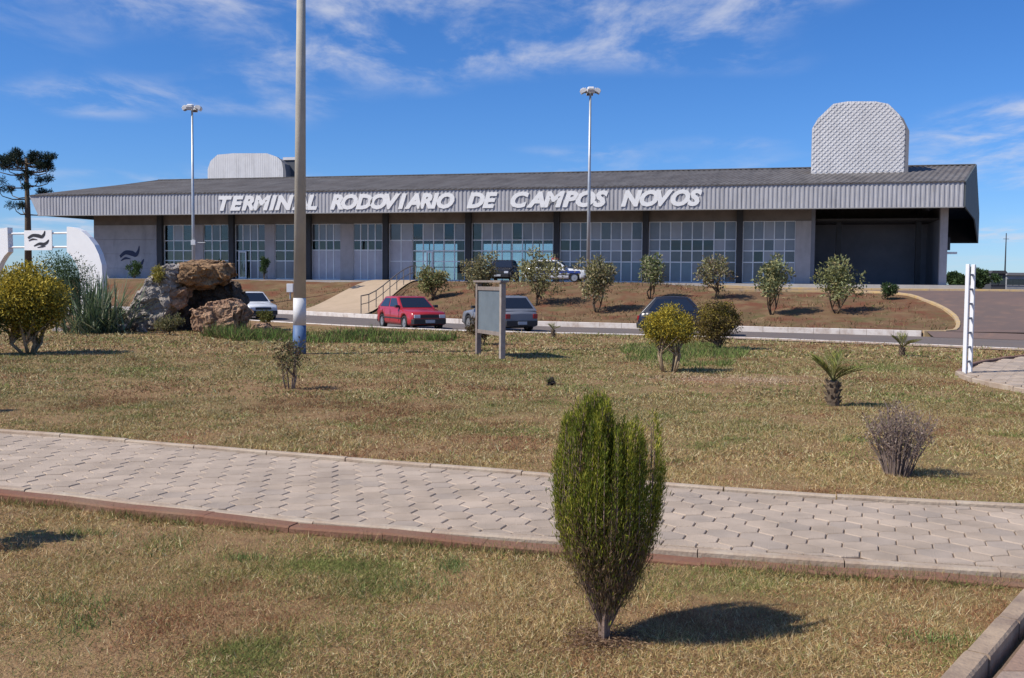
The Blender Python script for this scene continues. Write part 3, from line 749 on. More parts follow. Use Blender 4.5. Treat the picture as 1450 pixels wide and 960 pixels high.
# concrete ramp path climbing to the entrance, with railings
def drape(name, L_, R_, m, dz):
    g = MB(); n = len(L_)
    for a, b in zip(L_, R_):
        for k in range(7):
            q = a.lerp(b, k/6); g.v.append((q.x, q.y, hz(q.x, q.y)+dz))
    for i in range(n-1):
        for k in range(6): a = i*7+k; g.f.append((a, a+1, a+8, a+7))
    return g.build(name, m)
Lp = [Vector((-12.6, farY(-12.6)+.1, 0)), Vector((-11.3, 62.0, 0)), Vector((-10.1, 66.0, 0)), Vector((-9.2, 69.4, 0))]
Rp = [Vector((-7.9, farY(-7.9)+.1, 0)), Vector((-7.1, 59.5, 0)), Vector((-6.4, 64.0, 0)), Vector((-5.8, 68.6, 0))]
Ls, Rs = smooth_pts([tuple(p) for p in Lp], 6), smooth_pts([tuple(p) for p in Rp], 6)
tag(drape('entrance_ramp', Ls, Rs, mat('ramp_concrete', (.46, .345, .235), .9, col2=(.40, .30, .20), scale=1.2, bump=.3), .09), kind='structure')
M_RAIL = mat('rail_steel', (.30, .26, .22), .5, .3, 5, metal=.4)
for line, lab in ((Rs, 'low tube handrail on the right edge of the entrance ramp, behind the red car'), (Ls, 'low tube handrail along the left edge of the tan entrance ramp')):
    pass
def railing(line, lab):
    Q = resample([(p.x, p.y, 0) for p in line], 1.55); Q = [Vector((q.x, q.y, hz(q.x, q.y)+.09)) for q in Q][:9]
    e = empty('handrail', Q[0], 0, lab, 'handrail'); o = Q[0]
    for q in Q: MB().tube([q-o, q-o+Vector((0, 0, .95))], .03, 6).build('post', M_RAIL, e)
    MB().tube([q-o+Vector((0, 0, .95)) for q in Q], .032, 6).build('top_rail', M_RAIL, e)
    MB().tube([q-o+Vector((0, 0, .5)) for q in Q], .022, 6).build('mid_rail', M_RAIL, e)
railing([p+Vector((-.15, 0, 0)) for p in Rs], 'tube handrail climbing the right edge of the entrance ramp behind the red car')

# ================================================================== POLES, SIGNS
M_CONC = mat('pole_concrete', (.50, .46, .38), .85, col2=(.42, .385, .32), scale=2.0, bump=.25)
M_PWHITE = mat('pole_white', (.74, .74, .74), .7, col2=(.62, .61, .60), scale=3)
M_PBLUE = mat('pole_blue', (.065, .13, .27), .6, col2=(.10, .17, .30), scale=3)
M_GALV = mat('galvanised', (.52, .54, .56), .45, .15, 3, metal=.5)
pb = gp(424, 501)
P = empty('lamp_post', pb, 0, 'tall thick concrete lamp post with white and blue painted base', 'lamp post')
P.rotation_euler = (0, R(.45), 0)
def rad(z): return .158-.0062*z
for nm, z0, z1, m in (('painted_band', -.1, .70, M_PBLUE), ('painted_band', .70, 1.36, M_PWHITE), ('shaft', 1.36, 11.5, M_CONC)):
    MB().tube([(0, 0, z0), (0, 0, z1)], [rad(z0)+(.003 if nm != 'shaft' else 0), rad(z1)+(.003 if nm != 'shaft' else 0)], 28).build(nm, m, P, smooth=False)
for o in P.children:
    for p_ in o.data.polygons: p_.use_smooth = len(p_.vertices) == 4
MB().tube([(0, 0, 11.4), (.25, -.1, 11.9), (1.2, -.5, 12.15)], .04, 8).build('arm', M_GALV, P)
MB().box(1.15, 1.75, -.72, -.42, 12.08, 12.26).build('lamp_head', M_GALV, P, bevel=.04)

def floodlight_pole(px, py_top, X, Y, lab):
    z = hz(X, Y); d = ray(px, py_top); t = Y/d.y; ht = EYE+d.z*t-z; Xp = d.x*t
    e = empty('floodlight_pole', (Xp, Y, z-.05), 0, lab, 'light pole', 'floodlight poles in front of the terminal')
    MB().tube([(0, 0, 0), (0, 0, ht*.5), (0, 0, ht)], [.11, .085, .06], 12).build('mast', M_GALV, e, smooth=True)
    MB().tube([(-.3, 0, ht), (.3, 0, ht)], .035, 8).build('crossarm', M_GALV, e)
    MB().tube([(0, -.3, ht+.02), (0, .3, ht+.02)], .035, 8).build('crossarm', M_GALV, e)
    for k, (dx, dy) in enumerate(((-.30, 0), (.30, 0), (0, -.30), (0, .30))):
        h = MB(); a = math.atan2(dy, dx)
        M = Matrix.Translation((dx, dy, ht+.10)) @ Matrix.Rotation(a, 4, 'Z') @ Matrix.Rotation(R(28), 4, 'Y')
        h.box(-.10, .26, -.19, .19, -.07, .13, M); h.box(.0, .20, -.15, .15, .13, .19, M)
        ho = h.build('floodlight', M_PWHITE, e, bevel=.015)
        g2 = MB(); g2.box(-.06, .22, -.16, .16, -.078, -.072, M); g2.build('lens', mat('lens_dark', (.10, .11, .13), .2), ho)
    MB().box(-.14, .14, -.14, .14, 0, .22).build('base_plate', M_CONC, e)
    return e, ht
fp, fh = floodlight_pole(272, 154, -19, 61, 'slim floodlight pole behind the rocks, left of the concrete lamp post')
MB().box(-.1, .16, -.16, .0, 4.0, 4.3).build('junction_box', M_PWHITE, fp)
MB().tube([(.1, -.05, 4.15), (.75, -.05, 4.15)], .02, 6).build('bracket', M_GALV, fp)
floodlight_pole(836, 130, 4.4, 56.5, 'slim floodlight pole rising behind the bank trees, right of centre')

# notice board seen at an angle
bl0, br0 = gp(677, 501), gp(711, 508)
nbp = empty('notice_board', (bl0+br0)/2, math.atan2((br0-bl0).y, (br0-bl0).x), 'weathered notice board on two wooden posts, turned sideways on the lawn', 'notice board')
hw = (br0-bl0).length/2
M_WOOD = mat('grey_wood', (.26, .22, .19), .85, col2=(.19, .15, .13), scale=7, bump=.4)
M_WOODL = mat('pale_wood', (.38, .33, .29), .85, col2=(.28, .24, .2), scale=7, bump=.4)
for sx, m in ((-1, M_WOOD), (1, M_WOODL)): MB().box(sx*hw-.06, sx*hw+.06, -.06, .06, -.1, 1.78).build('post', m, nbp, bevel=.008)
MB().box(-hw+.06, hw-.06, -.02, .02, .62, 1.62).build('board_panel', mat('board_panel', (.15, .18, .20), .6, col2=(.115, .14, .16), scale=2, bump=.1), nbp)
for z in (.58, 1.64): MB().box(-hw+.06, hw-.06, -.045, .045, z-.05, z+.04).build('rail', M_WOOD, nbp)
MB().box(-hw-.12, hw+.12, -.10, .10, 1.78, 1.83).build('cap', M_WOOD, nbp)

# white portal sign at left, with two fins, bars and an emblem board
YP = 43.0
def pw(px, py):
    d = ray(px, py); t = YP/d.y; return d.x*t, EYE+d.z*t
x56, _ = pw(56, 350)
PG = empty('portal_sign', (x56, YP, 0), R(-20), 'white portal sign with curved fins and emblem board behind the left bushes', 'sign')
PG.scale = (1.27, 1, 1)
M_SIGN = mat('sign_white', (.82, .82, .82), .6, .05, 3)
def fin(sg):
    outer = [(98, 322), (108, 323.5), (118, 328), (128, 337), (136, 348), (142, 361), (146, 375), (147, 392)]
    inner = [(117, 395), (115, 383), (110, 372), (104, 363), (98, 357)]
    o = [pw(*q) for q in outer]; i = [pw(*q) for q in inner]
    P_ = o+[(o[-1][0], -.1), (i[0][0], -.1)]+i
    return [((x-x56)*sg, z) for x, z in P_]
for sg in (1, -1): MB().prism(fin(sg), -.14, .14).build('fin', M_SIGN, PG)
for py in (330, 349.5):
    xa, z = pw(14, py); xb, _ = pw(98, py); MB().tube([(xa-x56-.02, 0, z), (xb-x56+.02, 0, z)], .045, 8).build('bar', M_SIGN, PG)
(xa, z1), (xb, z0) = pw(36, 326), pw(76, 354.5)
eb = MB().box(xa-x56, xb-x56, -.09, -.05, z0, z1).build('emblem_board', M_SIGN, PG)
for pts, wds in EMB:
    o = stroke(pts, wds).build('emblem_stroke', mat('emblem_black', (.02, .02, .025), .6), eb); o.location = ((xa+xb)/2-x56, -.106, (z0+z1)/2); o.scale = (.50, 1, .50)

# white double post at the right
wp = gp(1369.5, 531)
WP = empty('white_post', (wp.x, wp.y, 0), R(48), 'white twin post with short rungs on the paved corner at right', 'post')
for dx, m in ((-.17, 0), (.17, 0)): MB().box(dx-.035, dx+.035, -.035, .035, 0, 2.22).build('upright', M_SIGN, WP, bevel=.006)
for k in range(7): MB().box(-.135, .135, -.015, .015, .25+k*.29, .29+k*.29).build('rung', mat('rung_grey', (.22, .23, .26), .6), WP)

# small white box on a post on the bank, left of the concrete lamp post
b_ = hit(411, 424)
lb = empty('service_box', b_, 0, 'small white box on a short post beside the concrete lamp post', 'box')
MB().box(-.2, .2, -.14, .14, .45, 1.0).build('cabinet', M_SIGN, lb, bevel=.02); MB().tube([(0, 0, -.1), (0, 0, .46)], .05, 8).build('post', M_GALV, lb)

# ================================================================== CARS
M_TYRE = mat('tyre', (.022, .022, .024), .9); M_RIM = mat('rim', (.42, .43, .45), .35, metal=.6)
M_CGLASS = mat('car_glass', (.018, .022, .03), .06, spec=.9); M_BLK = mat('black_plastic', (.03, .03, .032), .6)
M_HEAD = mat('headlight_glass', (.62, .65, .70), .12, spec=.9); M_TAIL = mat('tail_lamp', (.35, .015, .015), .25)
M_PLATE = mat('number_plate', (.45, .46, .47), .6); M_UNDER = mat('underbody', (.015, .015, .015), .9)
def car(name, loc, rz, paint, lab, Lc=3.95, Wc=1.62, H=1.38, belt=.86, hoodz=.80, hatch=True, tint=M_CGLASS, stripe=None, roofbar=False):
    e = empty(name, loc, rz, lab, 'car', 'cars parked in front of the terminal')
    hl, hw_ = Lc/2, Wc/2; xf, xr_ = hl*.62, -hl*.62; rw = .29; arch = .345
    xs_ = sorted(set([round(v, 3) for v in list(np.linspace(-hl, hl, 25))+[c_+arch*math.cos(R(a)) for c_ in (xf, xr_) for a in range(0, 181, 18)]]))
    def topz(x):
        return interp(x, [(-hl, .70), (-hl+.06, .84), (-hl*.72, belt+.02), (-.1, belt), (hl*.32, belt-.01), (hl*.5, hoodz+.02), (hl*.92, hoodz-.07), (hl, hoodz-.17)])
    def halfw(x): return hw_*interp(abs(x), [(0, 1), (hl*.75, .985), (hl*.93, .94), (hl, .87)])
    rings = []; b = MB()
    for x in xs_:
        zb = .20+.06*sstep((abs(x)-hl*.8)/(hl*.2))
        for c_ in (xf, xr_):
            d = abs(x-c_)
            if d < arch: zb = max(zb, rw+math.sqrt(max(0, arch*arch-d*d)))
        zt = topz(x); w_ = halfw(x); zt = max(zt, zb+.06)
        zm = zb+(zt-zb)*.55
        rings.append([(x, -w_*.96, zb), (x, -w_, zb+(zt-zb)*.2), (x, -w_, zm), (x, -w_*.955, zt-.035), (x, -w_*.90, zt), (x, 0, zt+.025), (x, w_*.90, zt), (x, w_*.955, zt-.035), (x, w_, zm), (x, w_, zb+(zt-zb)*.2), (x, w_*.96, zb)])
    k = 11; vs = [v for r_ in rings for v in r_]; fs = []
    for i in range(len(rings)-1):
        for j in range(k): fs.append((i*k+j, i*k+(j+1) % k, (i+1)*k+(j+1) % k, (i+1)*k+j))
    fs += [tuple(range(k)), tuple(range((len(rings)-1)*k, len(rings)*k))[::-1]]
    b.add(vs, fs); body = b.build('body', paint, e); 
    for p_ in body.data.polygons: p_.use_smooth = len(p_.vertices) == 4
    # cabin
    zb = belt-.02; fb, ft = hl*.42, hl*.03
    rb, rt = (-hl*.94, -hl*.64) if hatch else (-hl*.62, -hl*.40)
    wb, wt = hw_*.93, hw_*.74; zt = H
    cb = MB(); B = [(fb, -wb, zb), (fb, wb, zb), (rb, wb, zb), (rb, -wb, zb)]; Tt = [(ft, -wt, zt-.02), (ft, wt, zt-.02), (rt, wt, zt-.03), (rt, -wt, zt-.03)]
    mid = [(ft*.5+rt*.5, -wt, zt), (ft*.5+rt*.5, wt, zt)]
    cb.add(B+Tt+mid, [(0, 1, 5, 4), (1, 2, 6, 9, 5), (2, 3, 7, 6), (3, 0, 4, 8, 7), (4, 5, 9, 8), (8, 9, 6, 7)])
    cabin = cb.build('cabin', paint, e, bevel=.035)
    for p_ in cabin.data.polygons: p_.use_smooth = True
    def panel(nm, q, m, off=.012):
        q = [Vector(v) for v in q]; nrm = (q[1]-q[0]).cross(q[-1]-q[0]).normalized(); c_ = sum(q, Vector())/len(q)
        if nrm.dot(c_-Vector((-.1*hl, 0, .9))) < 0: nrm = -nrm
        g_ = MB(); n_ = len(q); g_.add([v+nrm*off for v in q]+[v-nrm*.01 for v in q], [tuple(range(n_)), tuple(range(2*n_-1, n_-1, -1))]+[(i, n_+i, n_+(i+1) % n_, (i+1) % n_) for i in range(n_)])
        return g_.build(nm, m, e)
    def lerp4(a, b_, c_, d, u0, u1, v0, v1):
        a, b_, c_, d = map(Vector, (a, b_, c_, d)); f_ = lambda u, v: (a.lerp(b_, u)).lerp(d.lerp(c_, u), v)
        return [f_(u0, v0), f_(u1, v0), f_(u1, v1), f_(u0, v1)]
    panel('windscreen', lerp4(B[0], B[1], Tt[1], Tt[0], .06, .94, .10, .90), tint)
    panel('rear_window', lerp4(B[3], B[2], Tt[2], Tt[3], .08, .92, .16, .88), tint)
    for (p0, p1, q1, q0) in ((B[0], B[3], Tt[3], Tt[0]), (B[1], B[2], Tt[2], Tt[1])):
        panel('side_window', lerp4(p0, p1, q1, q0, .09, .47, .14, .86), tint)
        panel('side_window', lerp4(p0, p1, q1, q0, .52, .90, .14, .86), tint)
    for x in (xf, xr_):
        for s_ in (-1, 1):
            t_ = MB(); y0, y1 = s_*(hw_-.19), s_*(hw_-.01)
            pr = [(.20, 0), (.275, 0), (.29, .25), (.29, .75), (.275, 1), (.20, 1)]; nn = 20
            vs = [(math.cos(2*math.pi*a/nn)*r_, y0+(y1-y0)*f_, math.sin(2*math.pi*a/nn)*r_) for r_, f_ in pr for a in range(nn)]
            fs = [(i*nn+a, i*nn+(a+1) % nn, ((i+1) % 6)*nn+(a+1) % nn, ((i+1) % 6)*nn+a) for i in range(6) for a in range(nn)]
            t_.add(vs, fs); wh = t_.build('wheel', M_TYRE, e, smooth=True); wh.location = (x, 0, rw)
            r2 = MB().tube([(0, y0+(y1-y0)*.1, 0), (0, y0+(y1-y0)*.86, 0)], .205, 16); r2.tube([(0, y0+(y1-y0)*.8, 0), (0, y0+(y1-y0)*.95, 0)], .06, 8)
            r2.build('rim', M_RIM, wh)
    for sx, nm in ((1, 'bumper'), (-1, 'bumper')):
        b2 = MB(); x = sx*(hl+.0); b2.add([(x-sx*.10, -hw_*.93, .26), (x+sx*.05, -hw_*.84, .26), (x+sx*.05, hw_*.84, .26), (x-sx*.10, hw_*.93, .26), (x-sx*.10, -hw_*.93, .46), (x+sx*.07, -hw_*.84, .46), (x+sx*.07, hw_*.84, .46), (x-sx*.10, hw_*.93, .46)], [(0, 1, 2, 3), (4, 5, 6, 7), (0, 1, 5, 4), (1, 2, 6, 5), (2, 3, 7, 6), (3, 0, 4, 7)])
        b2.build('bumper', M_BLK, e, bevel=.015)
        MB().box(min(x+sx*.075, x+sx*.085), max(x+sx*.075, x+sx*.085), -.2, .2, .31, .43).build('number_plate', M_PLATE, e)
    for s_ in (-1, 1):
        ya, yb = sorted((s_*hw_*.50, s_*hw_*.82)); MB().box(hl-.05, hl+.035, ya, yb, .50, .63).build('headlight', M_HEAD, e, bevel=.012)
        ya, yb = sorted((s_*hw_*.62, s_*hw_*.86)); MB().box(-hl-.03, -hl+.05, ya, yb, .54, .72).build('tail_lamp', M_TAIL, e, bevel=.012)
        MB().box(fb-.28, fb-.12, *sorted((s_*hw_*.93, s_*(hw_+.12))), belt+.02, belt+.13).build('mirror', M_BLK, e, bevel=.02)
        MB().box(-hl*.55, hl*.5, *sorted((s_*(hw_-.004), s_*(hw_+.012))), .44, .49).build('side_trim', M_BLK, e)
        for xd in (fb-.12, -hl*.12, -hl*.56): MB().box(xd-.006, xd+.006, *sorted((s_*(hw_-.006), s_*(hw_+.003))), .34, belt-.06).build('door_seam', M_UNDER, e)
        if stripe: MB().box(-hl*.8, hl*.8, *sorted((s_*(hw_-.02), s_*(hw_+.006))), .55, .70).build('stripe', stripe, e)
    MB().box(hl-.03, hl+.02, -hw_*.48, hw_*.48, .51, .62).build('grille', M_BLK, e)
    MB().box(-hl*.9, hl*.9, -hw_*.7, hw_*.7, .17, .24).build('underbody', M_UNDER, e)
    if roofbar: MB().box(-.25, .0, -.5, .5, H+.0, H+.12).build('roof_light_bar', mat('light_bar', (.5, .05, .05), .3), e, bevel=.02)
    return e
def paint(nm, c, r=.32): return mat(nm, c, r, spec=.5, coat=.5, var=.12, scale=2.5)
ZR0 = -.13
car('red_car', (-4.2, 41.1, ZR0), R(-62), paint('paint_red', (.40, .022, .026)), 'red hatchback facing the lawn behind the low green border', Lc=4.0, H=1.34)
car('white_car', (-13.2, 50.4, ZR0), R(-58), paint('paint_white', (.72, .73, .74)), 'white hatchback half hidden behind the rocks', Lc=3.8)
car('silver_car', (-.55, 40.2, ZR0), R(118), paint('paint_silver', (.20, .21, .235), .3), 'silver grey hatchback seen behind the notice board', Lc=3.9, H=1.42)
car('dark_car', (6.62, 38.0, ZR0), R(-12), paint('paint_navy', (.010, .012, .022), .3), 'dark navy hatchback behind the clipped yellow bushes', Lc=3.5, H=1.46)
pc = Vector((3.0, 61.5, 0)); car('patrol_car', (2.75, 62.0, 1.88), R(-14), paint('paint_white', (.72, .73, .74)), 'white car with blue stripe parked up at the terminal entrance', Lc=4.0, stripe=mat('stripe_blue', (.03, .06, .25), .4), roofbar=True)
car('dark_car', (-.6, 63.5, 1.90), R(-100), paint('paint_black', (.02, .02, .024), .25), 'small black car by the glass entrance, left of the white car', Lc=3.7)

# ================================================================== ROCKS
def rock(name, pts, depth, Yc, m, lab, seed, group='boulders of the rock pile', rough=.10):
    """boulder from an irregular outline (world x,z) given a real depth; faceted and broken"""
    rs = random.Random(seed); cx = sum(p[0] for p in pts)/len(pts); cz = sum(p[1] for p in pts)/len(pts)
    bm = bmesh.new()
    for x, z in pts:
        for f_, s_ in ((-.5, .86), (-.25, 1.0), (.25, .98), (.5, .80)):
            bm.verts.new((cx+(x-cx)*s_+rs.uniform(-.05, .05)-cx, f_*depth+rs.uniform(-.12, .12)*depth, cz+(z-cz)*s_+rs.uniform(-.05, .05)))
    r_ = bmesh.ops.convex_hull(bm, input=bm.verts)
    bmesh.ops.delete(bm, geom=[v for v in bm.verts if not v.link_faces], context='VERTS')
    bmesh.ops.triangulate(bm, faces=bm.faces)
    for _ in range(5): 
        es = [e for e in bm.edges if e.calc_length() > .075]
        if es: bmesh.ops.subdivide_edges(bm, edges=es, cuts=1, use_grid_fill=False); bmesh.ops.triangulate(bm, faces=bm.faces)
    bm.normal_update()
    for v in bm.verts:
        q = Vector((v.co.x, v.co.y, v.co.z))*1.6+Vector((seed*3.1, seed, 0))
        n1 = mnoise.noise(q); n2 = mnoise.noise(q*2.7); n3 = mnoise.noise(q*6)
        led = (math.floor((v.co.z+.3*v.co.x+n1*.3)*4.5)*.5 % 1)*.05
        w = Vector((n1, n2, n3))*.10; sh = Vector((0, 0, 0))
        for fq, am in ((1.5, 1.0), (3.4, .55), (7.5, .28)):
            cv_ = mnoise.cell_vector(Vector((v.co.x+v.co.z*.35, v.co.y, v.co.z*1.25-v.co.x*.3))*fq+w+Vector((seed, seed*.7, 0))); sh += (cv_-Vector((.5, .5, .5)))*am
        v.co += v.normal*(rough*.3*n2+rough*.3*n3+led-.03)+sh*rough*1.5
    me = bpy.data.meshes.new(name); bm.to_mesh(me); bm.free()
    o = link(name, me, m); o.location = (cx, Yc, 0); tag(o, lab, 'rock', group); return o
def rmat(nm, a, b):
    m = mat(nm, a, .93, col2=b, scale=3.2, bump=1.0, bscale=26, contrast=(.40, .60), detail=10)
    t = m.node_tree; p_ = t.nodes['Principled BSDF']; src = p_.inputs['Base Color'].links[0].from_socket
    g_ = t.nodes.new('ShaderNodeNewGeometry'); mp = t.nodes.new('ShaderNodeMapping'); mp.inputs['Scale'].default_value = (1.0, 1.0, 2.6); mp.inputs['Rotation'].default_value = (.2, .4, 0); t.links.new(g_.outputs['Position'], mp.inputs[0])
    def patch(scale, lo, hi, col, src, vec):
        n = t.nodes.new('ShaderNodeTexNoise'); n.inputs['Scale'].default_value = scale; n.inputs['Detail'].default_value = 10; n.inputs['Roughness'].default_value = .72; t.links.new(vec, n.inputs['Vector'])
        mr = t.nodes.new('ShaderNodeMapRange'); mr.inputs[1].default_value = lo; mr.inputs[2].default_value = hi; t.links.new(n.outputs['Fac'], mr.inputs[0])
        mx = t.nodes.new('ShaderNodeMix'); mx.data_type = 'RGBA'; t.links.new(mr.outputs[0], mx.inputs[0]); t.links.new(src, mx.inputs[6]); mx.inputs[7].default_value = col+(1,); return mx.outputs[2]
    src = patch(2.6, .56, .64, tuple(v*.38 for v in a), src, mp.outputs[0])          # iron-dark bedding bands
    src = patch(4.5, .60, .68, (min(.5, a[0]*1.5), min(.46, a[1]*1.7), min(.40, a[2]*1.8)), src, g_.outputs['Position'])   # pale lichen
    t.links.new(src, p_.inputs['Base Color']); return m
M_RG = rmat('rock_grey', (.37, .33, .29), (.25, .21, .18)); M_RB = rmat('rock_brown', (.35, .21, .105), (.15, .09, .05))
M_RP = rmat('rock_pink', (.42, .26, .16), (.22, .13, .08)); M_RD = rmat('rock_dark', (.12, .085, .06), (.06, .045, .035))
def rp(px, py, Y):
    d = ray(px, py); t = Y/d.y; return d.x*t, EYE+d.z*t
def ro(q, Y): return [rp(x, y, Y) for x, y in q]
rock('boulder', ro([(176, 470), (184, 448), (205, 425), (214, 396), (226, 380), (244, 372), (262, 376), (258, 400), (246, 425), (240, 470)], 35.2), 1.5, 35.4, M_RG, 'tall grey slab leaning at the left of the rock pile', 3)
rock('boulder', ro([(249, 376), (262, 371), (300, 371), (324, 373), (328, 388), (312, 402), (285, 408), (252, 406)], 35.0), 1.7, 35.5, M_RB, 'square brown block crowning the rock pile', 5)
rock('boulder', ro([(262, 400), (300, 395), (330, 402), (345, 425), (338, 470), (258, 470), (255, 430)], 36.4), 1.5, 36.8, M_RD, 'brown boulder coloured dark for the shade in the middle of the rock pile', 8)  # recess shade put into the dark rock colour
rock('boulder', ro([(234, 412), (250, 405), (266, 408), (264, 424), (250, 436), (238, 432)], 34.8), .8, 35.0, M_RP, 'small pinkish stone wedged between slab and brown block', 11)
rock('boulder', ro([(270, 440), (300, 430), (330, 424), (348, 432), (352, 445), (340, 468), (276, 470)], 34.6), 1.3, 34.8, M_RP, 'long pinkish wedge boulder at the right foot of the rock pile', 14)
rock('boulder', ro([(246, 436), (262, 428), (274, 440), (270, 472), (244, 472)], 35.8), 1.0, 36.0, M_RD, 'stone coloured dark as the shade in the gap below the crowning block', 15)  # dark rock colour stands in for the shadow in the gap
rock('boulder', ro([(352, 462), (362, 456), (378, 458), (384, 466), (376, 472), (354, 472)], 34.0), .6, 34.1, M_RP, 'low flat pinkish stone right of the rock pile', 21)
ELAB = ['leftmost low grey edging stone, beside the round yellow bush', 'dark edging stone, second from the round yellow bush', 'grey edging stone just left of the sword-leaved clump', 'dark edging stone just right of the sword-leaved clump', 'grey edging stone below the pale flowering shrub', 'dark edging stone at the foot of the leaning grey slab', 'grey edging stone nearest the middle of the rock pile']
for i, (px, w_, h_) in enumerate(((84, 14, 7), (98, 17, 9), (116, 15, 7), (152, 14, 8), (170, 18, 11), (186, 16, 12), (200, 14, 10))):
    c_ = [(px-w_*.55, 472), (px-w_*.4, 470-h_*.6), (px-w_*.1, 470-h_), (px+w_*.3, 470-h_*.85), (px+w_*.55, 472)]
    rock('edging_stone', ro(c_, 34.2), .35, 34.2+.1*(i % 3), (M_RG, M_RD)[i % 2], ELAB[i], 30+i, 'edging stones of the left bed', .04)

# ================================================================== PLANTS
M_BARK = mat('bark', (.16, .115, .075), .95, .4, 14, bump=.6)
M_BARKP = mat('bark_pale', (.40, .31, .19), .9, col2=(.24, .17, .10), scale=18, bump=.5)
M_TWIG = mat('dry_twig', (.29, .215, .175), .9, .3, 8)
M_LEAF = attr_mat('leaf', .6, .25)
M_GRASS = attr_mat('grass_blade', .85, .2)
def tones(n, pal, wts=None, jit=.22):
    pal = np.array(pal); i = rng.choice(len(pal), n, p=wts); return np.clip(pal[i]*(1+rng.normal(0, jit, (n, 1))), .004, 1)
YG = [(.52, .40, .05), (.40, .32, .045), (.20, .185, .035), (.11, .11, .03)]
OLV = [(.22, .23, .11), (.29, .285, .16), (.13, .15, .07), (.34, .30, .13)]
DKG = [(.045, .08, .03), (.065, .11, .04), (.085, .13, .05)]
def clump_leaves(C, rad_, n, ln, wd, pal, wts=None, shell=.55, squash=1.0, upb=.3):
    u = unit(rng.normal(size=(n, 3))); r_ = rad_*(shell+(1-shell)*rng.random(n))**.8
    p = np.array(C)+u*r_[:, None]*np.array([1, 1, squash])
    A = unit(u*.7+rng.normal(size=(n, 3))*.7+np.array([0, 0, upb])); 
    return leaf_quads(p, A, rng.normal(size=(n, 3)), ln*(.6+.8*rng.random(n)), wd*(.6+.8*rng.random(n))), tones(n, pal, wts)
def bush(name, base, width, height, stem_h, nclump, nleaf, ln, wd, pal, lab, cat, group=None, stems=6, stem_r=.025, bark=None, seed=1, spread=.5, wts=None, flat=1.0, uneven=.18, split=None, stem_splay=.35):
    rs = random.Random(seed); e = empty(name, base, 0, lab, cat, group); bark = bark or M_BARK
    cz = stem_h+(height-stem_h)/2; rx_, rz_ = width/2, (height-stem_h)/2
    Vs, Ts = [], []; cl = []
    for k in range(nclump):
        while True:
            q = Vector((rs.uniform(-1, 1), rs.uniform(-1, 1), rs.uniform(-1, 1)))
            if .35 < q.length < 1: break
        q = q*(.72+rs.uniform(-uneven, uneven)); c_ = (q.x*rx_, q.y*rx_, cz+q.z*rz_); cl.append(c_)
        rr = min(rx_, rz_)*rs.uniform(.26, .46)
        if split is None: pl_, w_ = pal, wts
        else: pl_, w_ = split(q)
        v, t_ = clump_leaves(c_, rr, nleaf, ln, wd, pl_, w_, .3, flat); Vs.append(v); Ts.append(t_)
    me = np_mesh('crown', np.concatenate(Vs), 4, M_LEAF, np.concatenate(Ts)); link('crown', me, None, e)
    tr = MB()
    for k in range(stems):
        a = rs.uniform(0, 6.28) if stems > 1 else 0; b0 = Vector((math.cos(a), math.sin(a), 0))*(.012*stems if stems > 1 else 0)
        m_ = b0+Vector((math.cos(a)*rx_*stem_splay*.5*(stems > 1), math.sin(a)*rx_*stem_splay*.5*(stems > 1), stem_h*.6+.05)); tp_ = Vector(cl[k % len(cl)])*.8; tp_.z = max(tp_.z, stem_h+.1)
        tr.tube([b0-Vector((0, 0, .06)), m_, m_.lerp(tp_, .5)+Vector((0, 0, .03)), tp_], [stem_r, stem_r*.85, stem_r*.6, stem_r*.25], 6)
        for q in range(2):
            t2 = Vector(cl[(k*5+q*3+1) % len(cl)])*.85; tr.tube([m_, m_.lerp(t2, .6), t2], [stem_r*.6, stem_r*.4, stem_r*.15], 5)
    tr.build('trunk', bark, e, smooth=True); return e

# saplings along the bank
trees = [(612, 424, 56, 50), (678, 428, 60, 78), (760, 432, 64, 76), (845, 442, 66, 86), (921, 424, 48, 68), (1011, 424, 66, 66), (1093, 446, 64, 88), (1185, 444, 62, 78)]
labs = ['small tree on the bank just above the red car', 'small tree on the bank directly behind the notice board', 'small tree on the bank in front of the white car at the entrance', 'small tree on the bank below the right floodlight pole', 'narrow small tree on the bank above the dark car', 'broad small tree on the bank above the right clipped yellow bush', 'small tree on the bank in front of the rightmost glazed bay', 'small tree on the bank in front of the dark recessed end of the terminal']
for i, ((px, py, w_, h_), lb_) in enumerate(zip(trees, labs)):
    p = hit(px, py); s_ = p.y/FPX
    rs_ = random.Random(200+i); kw = rs_.uniform(.85, 1.15); pal_ = [tuple(v*f for v, f in zip(c_, (rs_.uniform(.9, 1.25), 1.0+rs_.uniform(-.08, .12), rs_.uniform(.8, 1.2)))) for c_ in OLV]
    bush('bank_tree', p, w_*s_*1.05*kw, h_*s_*rs_.uniform(.92, 1.04), h_*s_*rs_.uniform(.08, .24), rs_.randint(20, 36), rs_.randint(60, 105), .15, .07, pal_, lb_, 'tree', 'young trees along the bank', stems=3, stem_r=.045, seed=40+i, uneven=.28, wts=[.4, .3, .2, .1])
p = hit(1253, 424); bush('low_shrub', p, 1.3, .85, .1, 10, 110, .14, .05, DKG, 'low dark green shrub on the planted island near the ramp road', 'shrub', seed=61, stems=4)
